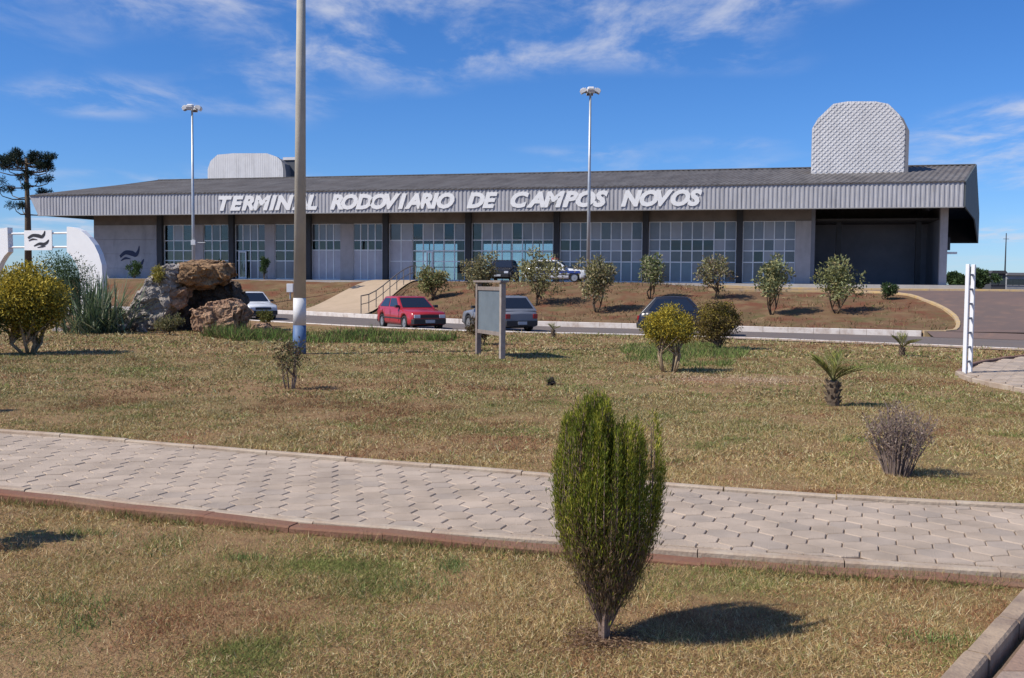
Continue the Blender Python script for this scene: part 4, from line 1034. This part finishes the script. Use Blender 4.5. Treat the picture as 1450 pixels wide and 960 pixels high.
# shrubs against the building
for i, (px, w_, h_, lb_) in enumerate(((193, 1.5, 1.4, 'green shrub against the block wall below the blue emblem'), (314, 1.1, 1.5, 'green shrub against the left glazing above the rocks'), (379, .9, 1.9, 'narrow green shrub beside a pier left of the concrete lamp post'))):
    x = bx(px, 1.6); wx, wy = x*_c+1.2*_s, Y0-x*_s+1.2*_c
    bush('wall_shrub', (wx, wy, hz(wx, wy)), w_*1.1, h_, .15, 12, 110, .13, .06, [(.06, .11, .035), (.09, .14, .05), (.04, .075, .03)], lb_, 'shrub', 'shrubs at the terminal wall', seed=70+i, stems=4)

# clipped yellow bushes on the lawn
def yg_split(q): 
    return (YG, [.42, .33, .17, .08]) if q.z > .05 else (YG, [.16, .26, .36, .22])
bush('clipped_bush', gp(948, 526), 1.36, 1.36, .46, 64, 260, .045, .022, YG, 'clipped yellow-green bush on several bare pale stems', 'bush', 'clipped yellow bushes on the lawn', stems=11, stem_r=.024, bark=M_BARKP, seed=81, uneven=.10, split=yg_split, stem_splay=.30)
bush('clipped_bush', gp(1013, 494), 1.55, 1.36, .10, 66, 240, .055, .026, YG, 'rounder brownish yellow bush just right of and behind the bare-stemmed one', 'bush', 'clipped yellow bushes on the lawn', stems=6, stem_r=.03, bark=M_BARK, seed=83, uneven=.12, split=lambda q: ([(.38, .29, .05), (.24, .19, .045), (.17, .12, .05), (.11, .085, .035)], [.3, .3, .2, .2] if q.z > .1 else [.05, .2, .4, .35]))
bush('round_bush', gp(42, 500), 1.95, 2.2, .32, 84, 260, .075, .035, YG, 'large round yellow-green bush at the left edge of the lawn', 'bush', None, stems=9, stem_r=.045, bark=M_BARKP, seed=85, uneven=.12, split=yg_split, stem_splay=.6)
bush('round_bush', gp(-28, 502), 1.5, 1.5, .35, 40, 200, .075, .035, DKG, 'dark bush cut by the left edge of the picture', 'bush', None, stems=6, stem_r=.04, seed=86)
bush('dark_shrub', gp(84, 462), 2.7, 2.95, .3, 44, 240, .10, .03, DKG, 'dark green feathery shrub behind the round yellow bush', 'shrub', None, stems=5, stem_r=.04, seed=87)
bush('reddish_shrub', gp(683, 487), 1.1, .85, .08, 16, 150, .08, .03, [(.10, .06, .035), (.16, .10, .05), (.07, .075, .03), (.22, .18, .10)], 'low reddish brown shrub at the foot of the notice board', 'shrub', None, seed=88, stems=5)
bush('sapling', gp(411, 550), .66, .92, .20, 17, 44, .05, .026, [(.11, .09, .05), (.09, .10, .04), (.17, .11, .06)], 'thin half-bare sapling in front of the concrete lamp post', 'sapling', None, stems=5, stem_r=.014, bark=M_TWIG, seed=90, uneven=.3)
bush('low_shrub', gp(375, 462), 1.1, .62, .05, 14, 120, .09, .03, [(.14, .15, .04), (.22, .19, .05), (.08, .10, .03)], 'low yellow-green shrub between the rocks and the white car', 'shrub', None, seed=91, stems=4)
bush('flower_shrub', gp(166, 468), 1.0, .95, .05, 18, 120, .07, .035, [(.40, .36, .16), (.16, .17, .06), (.09, .11, .04), (.5, .47, .38)], 'pale yellow flowering shrub at the left foot of the rock pile', 'shrub', None, seed=92, stems=4)
bush('flower_shrub', gp(238, 474), 1.1, .75, .05, 16, 120, .07, .03, [(.20, .18, .07), (.12, .13, .05), (.26, .23, .12)], 'olive shrub growing in front of the grey slab', 'shrub', None, seed=93, stems=4)
p = rp(226, 402, 34.6); bush('rock_plant', (p[0], 34.5, p[1]), .75, .55, .0, 10, 90, .16, .03, [(.36, .30, .05), (.26, .24, .06), (.45, .38, .12)], 'yellow rosette plant growing on the grey slab', 'plant', None, seed=94, stems=3, stem_r=.02)
# off-frame shrubs at left that throw the shadows seen on the grass
for q, lb_ in (((-62, 772), 'low bush left of the footpath, known by its shadow'), ((-70, 585), 'bush on the upper lawn left of the frame, known by its shadow')):
    bush('low_bush', gp(*q), .55, .75, .1, 14, 140, .05, .02, DKG, lb_, 'bush', 'bushes outside the left edge', stems=4, seed=int(q[1]))

# yucca clump: sword leaves
def swords(name, base, nl, L_, wdt, pal, lab, cat, up=.9, droop=.25, trunk=None, group=None, spread=.18):
    e = empty(name, base, 0, lab, cat, group); Vs, Ts = [], []
    for k in range(nl):
        a = rng.random()*6.283; el = rng.uniform(.25, 1.0) if up < .95 else rng.uniform(.6, 1); d = np.array([math.cos(a)*(1-el*up), math.sin(a)*(1-el*up), el]); d /= np.linalg.norm(d)
        l_ = L_*rng.uniform(.65, 1.05); b0 = np.array([rng.normal(0, spread), rng.normal(0, spread), 0 if trunk is None else trunk]); s_ = np.cross(d, [0, 0, 1.]); s_ /= max(1e-6, np.linalg.norm(s_)); c0 = None; col = tones(1, pal)[0]
        prev = None
        for i in range(5):
            f_ = i/4; c_ = b0+d*l_*f_+np.array([d[0], d[1], -.8])*droop*l_*f_*f_; w_ = wdt*(.6+.6*f_)*(1-f_)**.6+.002
            cur = (c_-s_*w_/2, c_+s_*w_/2)
            if prev is not None: Vs.append(np.stack([prev[0], prev[1], cur[1], cur[0]])); Ts.append(col)
            prev = cur
    link('leaves', np_mesh('leaves', np.stack(Vs), 4, M_LEAF, np.stack(Ts)), None, e)
    return e
swords('yucca', gp(137, 471), 330, 2.25, .065, [(.10, .15, .08), (.14, .19, .10), (.07, .11, .06), (.30, .32, .22)], 'tall clump of upright sword-leaved plants between bush and rocks', 'plant', up=.945, droop=.08, spread=.42)
# dwarf palms
def palm(name, base, ht, tr_h, tr_r, nf, lab):
    e = empty(name, base, 0, lab, 'palm', 'dwarf palms on the lawn')
    t = MB(); n = 9
    t.tube([(0, 0, -.05)]+[(0.006*math.sin(i*2), .006*math.cos(i*3), tr_h*i/n) for i in range(1, n+1)], [tr_r*1.1]+[tr_r*(1+.14*(i % 2)) for i in range(n)], 10)
    for i in range(26):
        a = i*2.4; z = tr_h*(.08+.9*i/26); t.tube([(math.cos(a)*tr_r*.8, math.sin(a)*tr_r*.8, z), (math.cos(a)*tr_r*1.55, math.sin(a)*tr_r*1.55, z+tr_r*.7)], [tr_r*.32, tr_r*.12], 5)
    t.build('trunk', M_BARK, e)
    for k in range(nf):
        a = k*2.4+rng.random()*.4; el = .62+.75*((k*.618) % 1); L_ = (ht-tr_h)*1.25*rng.uniform(.8, 1.05)
        d = Vector((math.cos(a)*math.cos(el), math.sin(a)*math.cos(el), math.sin(el))); pts = []
        for i in range(9):
            f_ = i/8; pts.append(Vector((0, 0, tr_h))+d*L_*f_+Vector((d.x*.2, d.y*.2, -.22))*L_*f_*f_)
        Vs, Ts = [], []; up_ = Vector((0, 0, 1)); sd_ = d.cross(up_).normalized()
        for i in range(2, 9):
            for h_ in (0, .5):
                f_ = i-h_; c_ = pts[int(f_)].lerp(pts[min(8, int(f_)+1)], f_-int(f_)); tg = (pts[min(8, i)]-pts[i-1]).normalized()
                for s_ in (-1, 1):
                    ax = (sd_*s_*.8+tg*.7+up_*.25).normalized(); l_ = L_*.34*(1-abs(i-4.5)/9)
                    Vs.append(leaf_quads(np.array([c_]), np.array([ax]), np.array([up_])+rng.normal(0, .15, (1, 3)), [l_], [l_*.13])[0]); Ts.append(tones(1, [(.16, .18, .045), (.24, .24, .06), (.10, .12, .035)])[0])
        f = MB().tube(pts, [.010*ht/.75]*8+[.003], 4).build('frond', mat('palm_rib', (.16, .15, .05), .7), e)
        link('leaflets', np_mesh('leaflets', np.stack(Vs), 4, M_LEAF, np.stack(Ts)), None, f)
palm('dwarf_palm', gp(1179, 574), .80, .36, .085, 15, 'small palm with thick dark trunk on the right lawn')
palm('dwarf_palm', gp(1277, 504), .62, .22, .06, 11, 'smaller palm near the street kerb at right')
palm('dwarf_palm', gp(783, 478), .50, .26, .055, 8, 'stubby small palm by the kerb right of the notice board')
# tiny plant with a dark pot-like base
ep = gp(779, 544); swords('seedling', ep, 40, .26, .016, [(.20, .19, .10), (.12, .13, .06)], 'tiny pale tuft with a dark clod at its foot, mid lawn', 'plant', up=.7, spread=.02)
o = rock('clod', [(ep.x-.09, -.01), (ep.x-.07, .06), (ep.x, .10), (ep.x+.07, .06), (ep.x+.09, -.01)], .14, ep.y-.03, mat('clod_soil', (.03, .022, .018), .95, .3, 20), 'dark clod of soil at the foot of the tiny pale tuft', 97, None, .02); o['category'] = 'clod'

# dead twiggy bush at right
def dead_bush(base):
    e = empty('dead_bush', base, 0, 'dry leafless grey-brown bush on the right lawn', 'bush'); m = MB(); rs = random.Random(5)
    tips = []
    for k in range(95):
        a = rs.uniform(0, 6.28); s_ = rs.uniform(.0, 1)**.6; r0 = .11*s_; r1 = .16*s_+.02; r2 = .30*s_*rs.uniform(.8, 1.15)+.02; h_ = rs.uniform(.42, .72)*(1-.22*s_)
        P_ = [Vector((math.cos(a)*r0, math.sin(a)*r0, -.02)), Vector((math.cos(a+.1)*r1, math.sin(a+.1)*r1, h_*.45)), Vector((math.cos(a+.2)*r2, math.sin(a+.2)*r2, h_))]
        m.tube(P_, [.0065, .0045, .0018], 4, False); tips.append(P_)
        for q in range(5):
            f_ = rs.uniform(.35, .95); b0 = P_[1].lerp(P_[2], f_) if f_ > .5 else P_[0].lerp(P_[1], f_*2)
            b1 = b0+Vector((rs.uniform(-1, 1), rs.uniform(-1, 1), rs.uniform(.3, 1.2))).normalized()*rs.uniform(.07, .16)
            m.tube([b0, b1], [.003, .001], 3, False)
    m.build('twigs', M_TWIG, e)
    n = 1500; i = rng.integers(0, len(tips), n); f_ = rng.random(n)[:, None]**.7
    A1 = np.array([tips[k][1] for k in i]); A2 = np.array([tips[k][2] for k in i]); C = A1+(A2-A1)*f_+rng.normal(0, .025, (n, 3))
    V = leaf_quads(C, rng.normal(size=(n, 3)), rng.normal(size=(n, 3)), np.full(n, .026), np.full(n, .013))
    link('dry_leaves', np_mesh('dry_leaves', V, 4, M_LEAF, tones(n, [(.24, .17, .14), (.17, .115, .10), (.32, .25, .20)])), None, e)
dead_bush(gp(1271, 671))

# the columnar conifer in the foreground
def conifer(base):
    e = empty('columnar_conifer', base, 0, 'upright green and brown columnar conifer on the near lawn, throwing a shadow', 'conifer')
    H = 1.21; tw = MB(); Vs, Ts = [], []
    def env(z):   # radius by height
        return interp(z/H, [(0, .02), (.08, .045), (.16, .085), (.28, .135), (.38, .175), (.5, .215), (.65, .230), (.78, .226), (.88, .212), (.95, .180), (1.0, .10)])
    for k in range(7):
        a = k*.9; r1 = .012+.006*(k % 3)
        tw.tube([(math.cos(a)*r1, math.sin(a)*r1, -.05), (math.cos(a)*r1*1.3, math.sin(a)*r1*1.3, .1), (math.cos(a+.3)*.045, math.sin(a+.3)*.045, .3), (math.cos(a+.4)*.09, math.sin(a+.4)*.09, .62), (math.cos(a+.4)*.10, math.sin(a+.4)*.10, .9)], [.016, .013, .010, .007, .003], 6)
    lobes = [(rng.uniform(0, 6.283), rng.uniform(.04, .17)) for _ in range(23)]
    NB = 520
    for k in range(NB):
        # sprays gather in upright plumes
        la, lr = lobes[k % len(lobes)]; la += rng.normal(0, .30); s_ = np.clip(lr/.17+rng.normal(0, .30), .05, 1.10)
        top = .91+.11*((k % len(lobes))*.618 % 1); zt = H*rng.uniform(.30, top) if rng.random() < .66 else H*top*rng.uniform(.88, 1.0)
        X_ = math.cos(la)*s_
        if zt > .9*H: zt *= 1-.10*max(0, 1-abs(X_-.12)/.22)
        bul = 1+.10*max(0, math.cos(la))*max(0, 1-abs(zt/H-.62)/.3)
        rt = env(min(zt, H))*s_*rng.uniform(.92, 1.07)*bul; z0 = zt*rng.uniform(.08, .30); r0 = min(env(z0)*s_*.6, .06)
        zm = (z0+zt)*.5; rm = max(r0, min(env(zm)*s_, rt*1.10+.012)); da = rng.normal(0, .08)
        lx0 = .012*zt/H
        P_ = [Vector((math.cos(la)*r0, math.sin(la)*r0, z0)), Vector((lx0*.6+math.cos(la+da*.5)*rm, math.sin(la+da*.5)*rm, zm)), Vector((lx0+math.cos(la+da)*rt, math.sin(la+da)*rt, zt))]
        tw.tube(P_, [.005, .0032, .0012], 4, False)
        n = int(560*rng.uniform(.6, 1.3)); f_ = rng.random(n)**.7; Pm = np.array(P_)
        C = ((1-f_)**2)[:, None]*Pm[0]+(2*f_*(1-f_))[:, None]*(2*Pm[1]-.5*Pm[0]-.5*Pm[2])+(f_**2)[:, None]*Pm[2]
        sp = .027*(1.25-f_)[:, None]; C = C+rng.normal(size=(n, 3))*sp*np.array([1, 1, 1.6])
        z = C[:, 2]; side = np.clip(C[:, 0]/.2, -1, 1)
        gap = np.clip((pnoise(np.arctan2(C[:, 1], C[:, 0])*2.2+9, z*5.5, 1.0, 77)-.14)*3.2, .28, 1)
        keep = rng.random(n) < (np.clip((z-.12+.08*side)/.30, .0, 1)*.95+.04)*gap
        C = C[keep]; z = z[keep]; n = len(C)
        if n == 0: continue
        out = np.stack([C[:, 0], C[:, 1], np.zeros(n)], 1)
        A = unit(unit(out+1e-6)*.25+rng.normal(size=(n, 3))*.30+np.array([0, 0, 1.0]))
        Vs.append(leaf_quads(C, A, rng.normal(size=(n, 3)), rng.uniform(.012, .040, n), rng.uniform(.0024, .005, n)))
        pal = [[(.26, .27, .03), (.36, .35, .045), (.16, .19, .025), (.44, .39, .07)], [(.14, .18, .025), (.20, .23, .03), (.09, .13, .02), (.30, .29, .05)]][k % 3 == 0]
        g_ = tones(n, pal, [.36, .28, .26, .10], .2)
        br = tones(n, [(.23, .155, .085), (.16, .12, .06), (.30, .20, .12)], None, .2)
        pb_ = np.clip((.58-z/H)/.32, 0, 1)*.85+(.5 if k % 11 == 0 else 0)      # die-back of the lower sprays
        Ts.append(np.where((rng.random(n) < pb_)[:, None], br, g_))
    tw.build('stem', mat('conifer_bark', (.27, .185, .14), .95, .4, 20, bump=.5), e)
    link('foliage', np_mesh('foliage', np.concatenate(Vs), 4, M_LEAF, np.concatenate(Ts)), None, e)
conifer(gp(856, 904))
_c0 = gp(856, 904); _n = 1500; X = rng.normal(_c0.x, .10, _n); Y = rng.normal(_c0.y, .10, _n)
o = link('needle_litter', np_mesh('needle_litter', leaf_quads(np.stack([X, Y, rng.uniform(.0, .02, _n)], 1), rng.normal(size=(_n, 3))*np.array([1, 1, .25]), rng.normal(size=(_n, 3)), np.full(_n, .03), np.full(_n, .005)), 4, M_LEAF, tones(_n, [(.22, .13, .08), (.15, .09, .055), (.30, .2, .12)]))); tag(o, 'brown needle litter on the grass round the conifer stem', 'litter', kind='stuff')

# low green border (ground cover) between lawn and street, and grass round the clipped bushes
def blade_field(name, X, Y, Z, ln, wd, pal, wts=None, lean=.5, lab=None, tone=None):
    n = len(X); C = np.stack([X, Y, Z], 1); A = rng.normal(size=(n, 3))*lean+np.array([0, 0, 1.0]); A[:, 2] = np.abs(A[:, 2])+.15
    T_ = tones(n, pal, wts) if tone is None else tone
    o = link(name, np_mesh(name, blades(C, A, ln*(.5+rng.random(n)), wd*(.6+.8*rng.random(n))), 3, M_GRASS, T_)); tag(o, kind='stuff')
    if lab: tag(o, lab, 'ground cover')
    return o
def region(poly, n):
    P_ = np.array([(p.x, p.y) for p in poly]); lo, hi = P_.min(0), P_.max(0); out = []
    pts = lo+(hi-lo)*rng.random((n*4, 2)); x, y = pts[:, 0], pts[:, 1]; ins = np.zeros(len(x), bool); j = len(P_)-1
    for i in range(len(P_)):
        xi, yi, xj, yj = *P_[i], *P_[j]; c_ = ((yi > y) != (yj > y)) & (x < (xj-xi)*(y-yi)/(yj-yi+1e-12)+xi); ins ^= c_; j = i
    return x[ins][:n], y[ins][:n]
x, y = region([gp(*q) for q in ((288, 476), (330, 482), (440, 485), (560, 486), (645, 482), (650, 477), (560, 473), (430, 471), (300, 470))], 20000)
k = fbm(x, y, 1.1, 4) > .34+.22*rng.random(len(x)); x, y = x[k], y[k]
blade_field('border_plants', x, y, np.full(len(x), -.02), .08+.36*pnoise(x, y, .8, 8)**1.5*np.where(x > -4.5, .55, 1), .035, [(.13, .21, .045), (.17, .25, .06), (.09, .14, .035), (.20, .17, .07), (.15, .10, .055)], lean=.75, lab='low bright green planting along the lawn edge by the street')
x, y = region([gp(*q) for q in ((876, 492), (900, 487), (985, 486), (1020, 490), (1060, 500), (1030, 520), (990, 524), (930, 524), (890, 512))], 20000)
k = fbm(x, y, .9, 9) > .36+.40*rng.random(len(x)); x, y = x[k], y[k]
blade_field('weed_patch', x, y, np.full(len(x), -.02), .06+.16*pnoise(x, y, 1.1, 3), .022, [(.15, .215, .055), (.20, .26, .075), (.11, .155, .04), (.27, .24, .10)], lean=.9, lab='bright green weeds under the clipped yellow bushes')

# lawn grass: dry clipped blades, straw and green patches
def in_path(x, y):
    yn = np.interp(x, [p.x for p in NE], [p.y for p in NE]); yf = np.interp(x, [p.x for p in FE], [p.y for p in FE]); return (y > yn-.13) & (y < yf+.05)
def lawn(ymin, ymax, dens, ln, wd, seed):
    w_ = .56*ymax+1; n = int((ymax-ymin)*2*w_*dens); x = rng.uniform(-w_, w_, n); y = rng.uniform(ymin, ymax, n)
    k = (np.abs(x) < .54*y+.4) & ~in_path(x, y) & (y < np.interp(x, [p[0] for p in NEARK], [p[1] for p in NEARK])-.15)
    kx = np.interp(y, [ka.y, kb.y, kc.y, kd.y], [ka.x, kb.x, kc.x, kd.x]); k &= ~((x > kx-.07) & (y < kd.y+.2))
    far_ = np.where(k & (y > 15) & (x > 7.5))[0]
    for q in far_:
        if inpoly(x[q], y[q], TPOLY): k[q] = False
    x, y = x[k], y[k]; cover = fbm(x, y, .9, seed); bare = fbm(x, y, .55, 21)
    k = (rng.random(len(x)) < np.clip(.40+1.6*(cover-.25), .2, 1)) & ((bare < .76) | (rng.random(len(x)) < .5)); x, y = x[k], y[k]; n = len(x)
    gr = np.clip((fbm(x, y, .45, 5)-.46)*3.2, 0, 1)*.42+np.clip((pnoise(x, y, 2.1, 12)-.68)*4, 0, 1)*.55+.16
    straw = tones(n, [(.54, .385, .175), (.42, .28, .125), (.72, .57, .33), (.25, .135, .065)], [.34, .28, .22, .16], .15)
    green = tones(n, [(.235, .255, .075), (.30, .295, .10), (.17, .205, .06)], None, .18)
    T_ = np.where((rng.random(n) < gr)[:, None], green, straw)
    red = np.clip((fbm(x, y, .7, 44)-.60)*7, 0, 1); T_ = np.where((rng.random(n) < red*.7)[:, None], tones(n, [(.36, .175, .09), (.28, .13, .07), (.42, .26, .14)], None, .15), T_)
    T_ = np.clip(T_*(.80+.45*fbm(x, y, 3.1, 52))[:, None], 0, .8)
    mid = np.clip((y-8.5)/6, 0, 1)[:, None]; T_ = T_*(1-mid*np.array([.22, .15, .16]))
    pc_ = gp(1050, 537); pale = np.exp(-(((x-pc_.x)/1.5)**2+((y-pc_.y)/.9)**2)*1.2)*(.5+fbm(x, y, 1.5, 33)); T_ = np.where((rng.random(n) < pale)[:, None], tones(n, [(.60, .46, .32), (.50, .37, .25)], None, .12), T_)
    hgt = (1-.5*np.clip(pale, 0, 1))*(.55+.9*pnoise(x, y, 4.5, 61))*np.where(rng.random(n) < .1, 1.5, 1.0)*(.7+.6*pnoise(x, y, 2.2, 6))
    C = np.stack([x, y, np.full(n, -.012)], 1); A = rng.normal(size=(n, 3))*np.array([.9, .9, .35])+np.array([0, 0, .62]); A[:, 2] = np.abs(A[:, 2])+.08
    return blades(C, A, ln*hgt*(.5+rng.random(n)), wd*(.6+.8*rng.random(n))), T_
VT = [lawn(3.6, 6.2, 24000, .028, .0034, 31), lawn(6.2, 9.6, 11000, .034, .0048, 31), lawn(9.6, 15, 4200, .040, .0078, 31), lawn(15, 24, 1000, .050, .0145, 31), lawn(24, 38, 190, .07, .03, 31)]
o = link('lawn_grass', np_mesh('lawn_grass', np.concatenate([v for v, t in VT]), 3, M_GRASS, np.concatenate([t for v, t in VT]))); tag(o, 'short dry straw-coloured grass with green patches covering the lawn', 'grass', kind='stuff')
# ragged grass leaning over the path edges
def edge(Pn, side, n):
    L_ = resample([(p.x, p.y, 0) for p in Pn], .1); i = rng.integers(0, len(L_)-1, n); q = np.array([L_[k] for k in i])[:, :2]+rng.normal(0, .05, (n, 2)); q[:, 1] += side*np.abs(rng.normal(.03, .05, n))
    k = (fbm(q[:, 0], q[:, 1], 1.6, 71) > .44) & (np.abs(q[:, 0]) < .56*q[:, 1]+.3); return q[k, 0], q[k, 1]
x1_, y1_ = edge([p+Vector((-.045, -.13, 0)) for p in NE], -1, 16000); x2_, y2_ = edge([p+Vector((.02, .06, 0)) for p in FE], 1, 12000)
X, Y = np.concatenate([x1_, x2_]), np.concatenate([y1_, y2_])
blade_field('edge_grass', X, Y, np.full(len(X), -.01), .062, .0055, [(.40, .29, .13), (.20, .21, .07), (.28, .19, .09), (.15, .18, .05)], lean=.8, lab='ragged grass fringing both edges of the paved footpath')
# a few taller green tufts on the near lawn
X, Y = [], []
for px, py in ((95, 850), (240, 770), (345, 790), (115, 885), (640, 800), (1330, 790), (1340, 905), (585, 830), (120, 755)):
    c_ = gp(px, py); nn = 260; X += list(c_.x+rng.normal(0, .12, nn)*(.4+rng.random())); Y += list(c_.y+rng.normal(0, .11, nn)*(.4+rng.random()))
X, Y = np.array(X), np.array(Y); blade_field('weed_tufts', X, Y, np.full(len(X), -.012), .048, .0055, [(.17, .23, .07), (.13, .19, .05), (.23, .26, .10)], lean=.7, lab='loose green weed tufts scattered on the near lawn')
# dry grass and weeds on the bank
n = 42000; x = rng.uniform(-40, 26, n); y = rng.uniform(36, 66, n); fy = np.interp(x, [p[0] for p in FARK], [p[1] for p in FARK]); k = (y > fy+.2) & (y < fy+15) & (fbm(x, y, .5, 15) > .42)
ix = np.interp(y, [p.y for p in isl], [p.x for p in isl]); k &= (x < ix-.2)
lx_ = np.interp(y, [p.y for p in Ls], [p.x for p in Ls]); rx_2 = np.interp(y, [p.y for p in Rs], [p.x for p in Rs]); k &= ~((x > lx_-.1) & (x < rx_2+.1))
x, y = x[k], y[k]; z = np.array([hz(a, b) for a, b in zip(x, y)])
blade_field('bank_grass', x, y, z-.02, .16, .045, [(.26, .18, .09), (.20, .13, .065), (.12, .12, .045), (.30, .22, .12)], lean=.8, lab='sparse dry grass on the reddish bank below the terminal')

# ================================================================== ARAUCARIA AND DISTANCE
def araucaria(px, py_top, Y):
    d = ray(px, py_top); t = Y/d.y; X = d.x*t; H = EYE+d.z*t; z0 = hz(X, Y) if abs(X) < 58 else 1.8
    e = empty('araucaria', (X, Y, z0), 0, 'tall umbrella-crowned araucaria pine beyond the left end of the terminal', 'tree'); H -= z0; rs = random.Random(3)
    MB().tube([(0, 0, -.2), (.05, 0, H*.5), (0, 0, H*.97)], [.34, .26, .12], 10).build('trunk', M_BARK, e, smooth=True)
    br = MB(); Vs, Ts = [], []
    for zf, L_, nb_, up in ((.96, 2.3, 9, .18), (.90, 2.8, 9, .14), (.80, 2.2, 5, .16), (.70, 2.4, 5, .18), (.58, 1.9, 3, .2)):
        for k in range(nb_):
            a = 6.283*k/nb_+rs.uniform(-.3, .3); l_ = L_*rs.uniform(.7, 1.1); z = H*zf+rs.uniform(-.3, .3); dd = Vector((math.cos(a), math.sin(a), 0))
            P_ = [Vector((0, 0, z-.5)), dd*l_*.5+Vector((0, 0, z-.55)), dd*l_*.85+Vector((0, 0, z-.3)), dd*l_+Vector((0, 0, z+up*l_*.5))]
            br.tube(P_, [.07, .055, .04, .03], 5)
            for q in range(3 if zf > .85 else 2):
                c_ = P_[3]+Vector((rs.uniform(-.4, .4), rs.uniform(-.4, .4), rs.uniform(-.12, .15)))-dd*q*.42
                v, t_ = clump_leaves(c_, rs.uniform(.32, .5), 170, .26, .05, [(.018, .032, .02), (.028, .045, .026), (.012, .022, .014)], None, .1, .75); Vs.append(v); Ts.append(t_)
    br.build('branches', M_BARK, e); link('crown', np_mesh('crown', np.concatenate(Vs), 4, M_LEAF, np.concatenate(Ts)), None, e)
araucaria(37, 219, 92)
def far(px, py, Y):
    d = ray(px, py); t = Y/d.y; return d.x*t, EYE+d.z*t
for i, (px, py, w_, Y, lb_) in enumerate(((1352, 384, 3.0, 112, 'dark distant tree just right of the terminal end'), (1392, 378, 3.4, 112, 'rounded distant dark tree directly behind the white twin post'), (1446, 388, 4.5, 150, 'distant pale green tree at the right edge of the picture'), (1372, 388, 2.6, 108, 'low distant dark tree left of the white twin post'))):
    X, z = far(px, py, Y); bush('distant_tree', (X, Y, 1.4), w_, z-1.4, .3, 22, 120, .30, .16, DKG if i != 2 else OLV, lb_, 'tree', 'distant trees at right', stems=3, stem_r=.08, seed=120+i, uneven=.25)
def house(px0, px1, py, Y, wallc, roofc, lab, nw):
    x0, z1 = far(px0, py, Y); x1, _ = far(px1, py, Y); e = empty('distant_house', ((x0+x1)/2, Y, 1.3), 0, lab, 'building', 'distant buildings at right'); h_ = z1-1.3; hw_ = (x1-x0)/2
    MB().box(-hw_, hw_, 0, 6, 0, h_*.86).build('wall', wallc, e)
    MB().prism([(-hw_-.2, h_*.86), (hw_+.2, h_*.86), (hw_*.9, h_), (-hw_*.9, h_)], -.25, 6.2).build('roof', roofc, e)
    for k in range(nw):
        c_ = -hw_+2*hw_*(k+.5)/nw; w = MB().box(c_-.4, c_+.4, -.03, .0, h_*.35, h_*.66).build('window', M_CGLASS, e); MB().box(c_-.46, c_+.46, -.05, .02, h_*.31, h_*.35).build('sill', wallc, w)
house(1404, 1424, 383, 118, mat('far_wall_dark', (.07, .075, .085), .9, .2, 1), mat('far_roof', (.06, .06, .065), .9), 'dark low building in the distance right of the white twin post', 2)
house(1426, 1452, 386, 135, mat('far_wall_pale', (.34, .34, .35), .9, .2, 1), mat('far_roof_pale', (.22, .21, .21), .9), 'pale low building in the distance at the right edge', 3)
X, z = far(1425, 330, 125); e = empty('radio_mast', (X, 125, 1.3), 0, 'thin dark mast standing far away above the right buildings', 'mast')
MB().tube([(0, 0, 0), (0, 0, z-1.3)], [.12, .05], 6).build('mast_tube', M_COLM, e); MB().tube([(-.35, 0, (z-1.3)*.9), (.35, 0, (z-1.3)*.9)], .03, 5).build('crossbar', M_COLM, e)
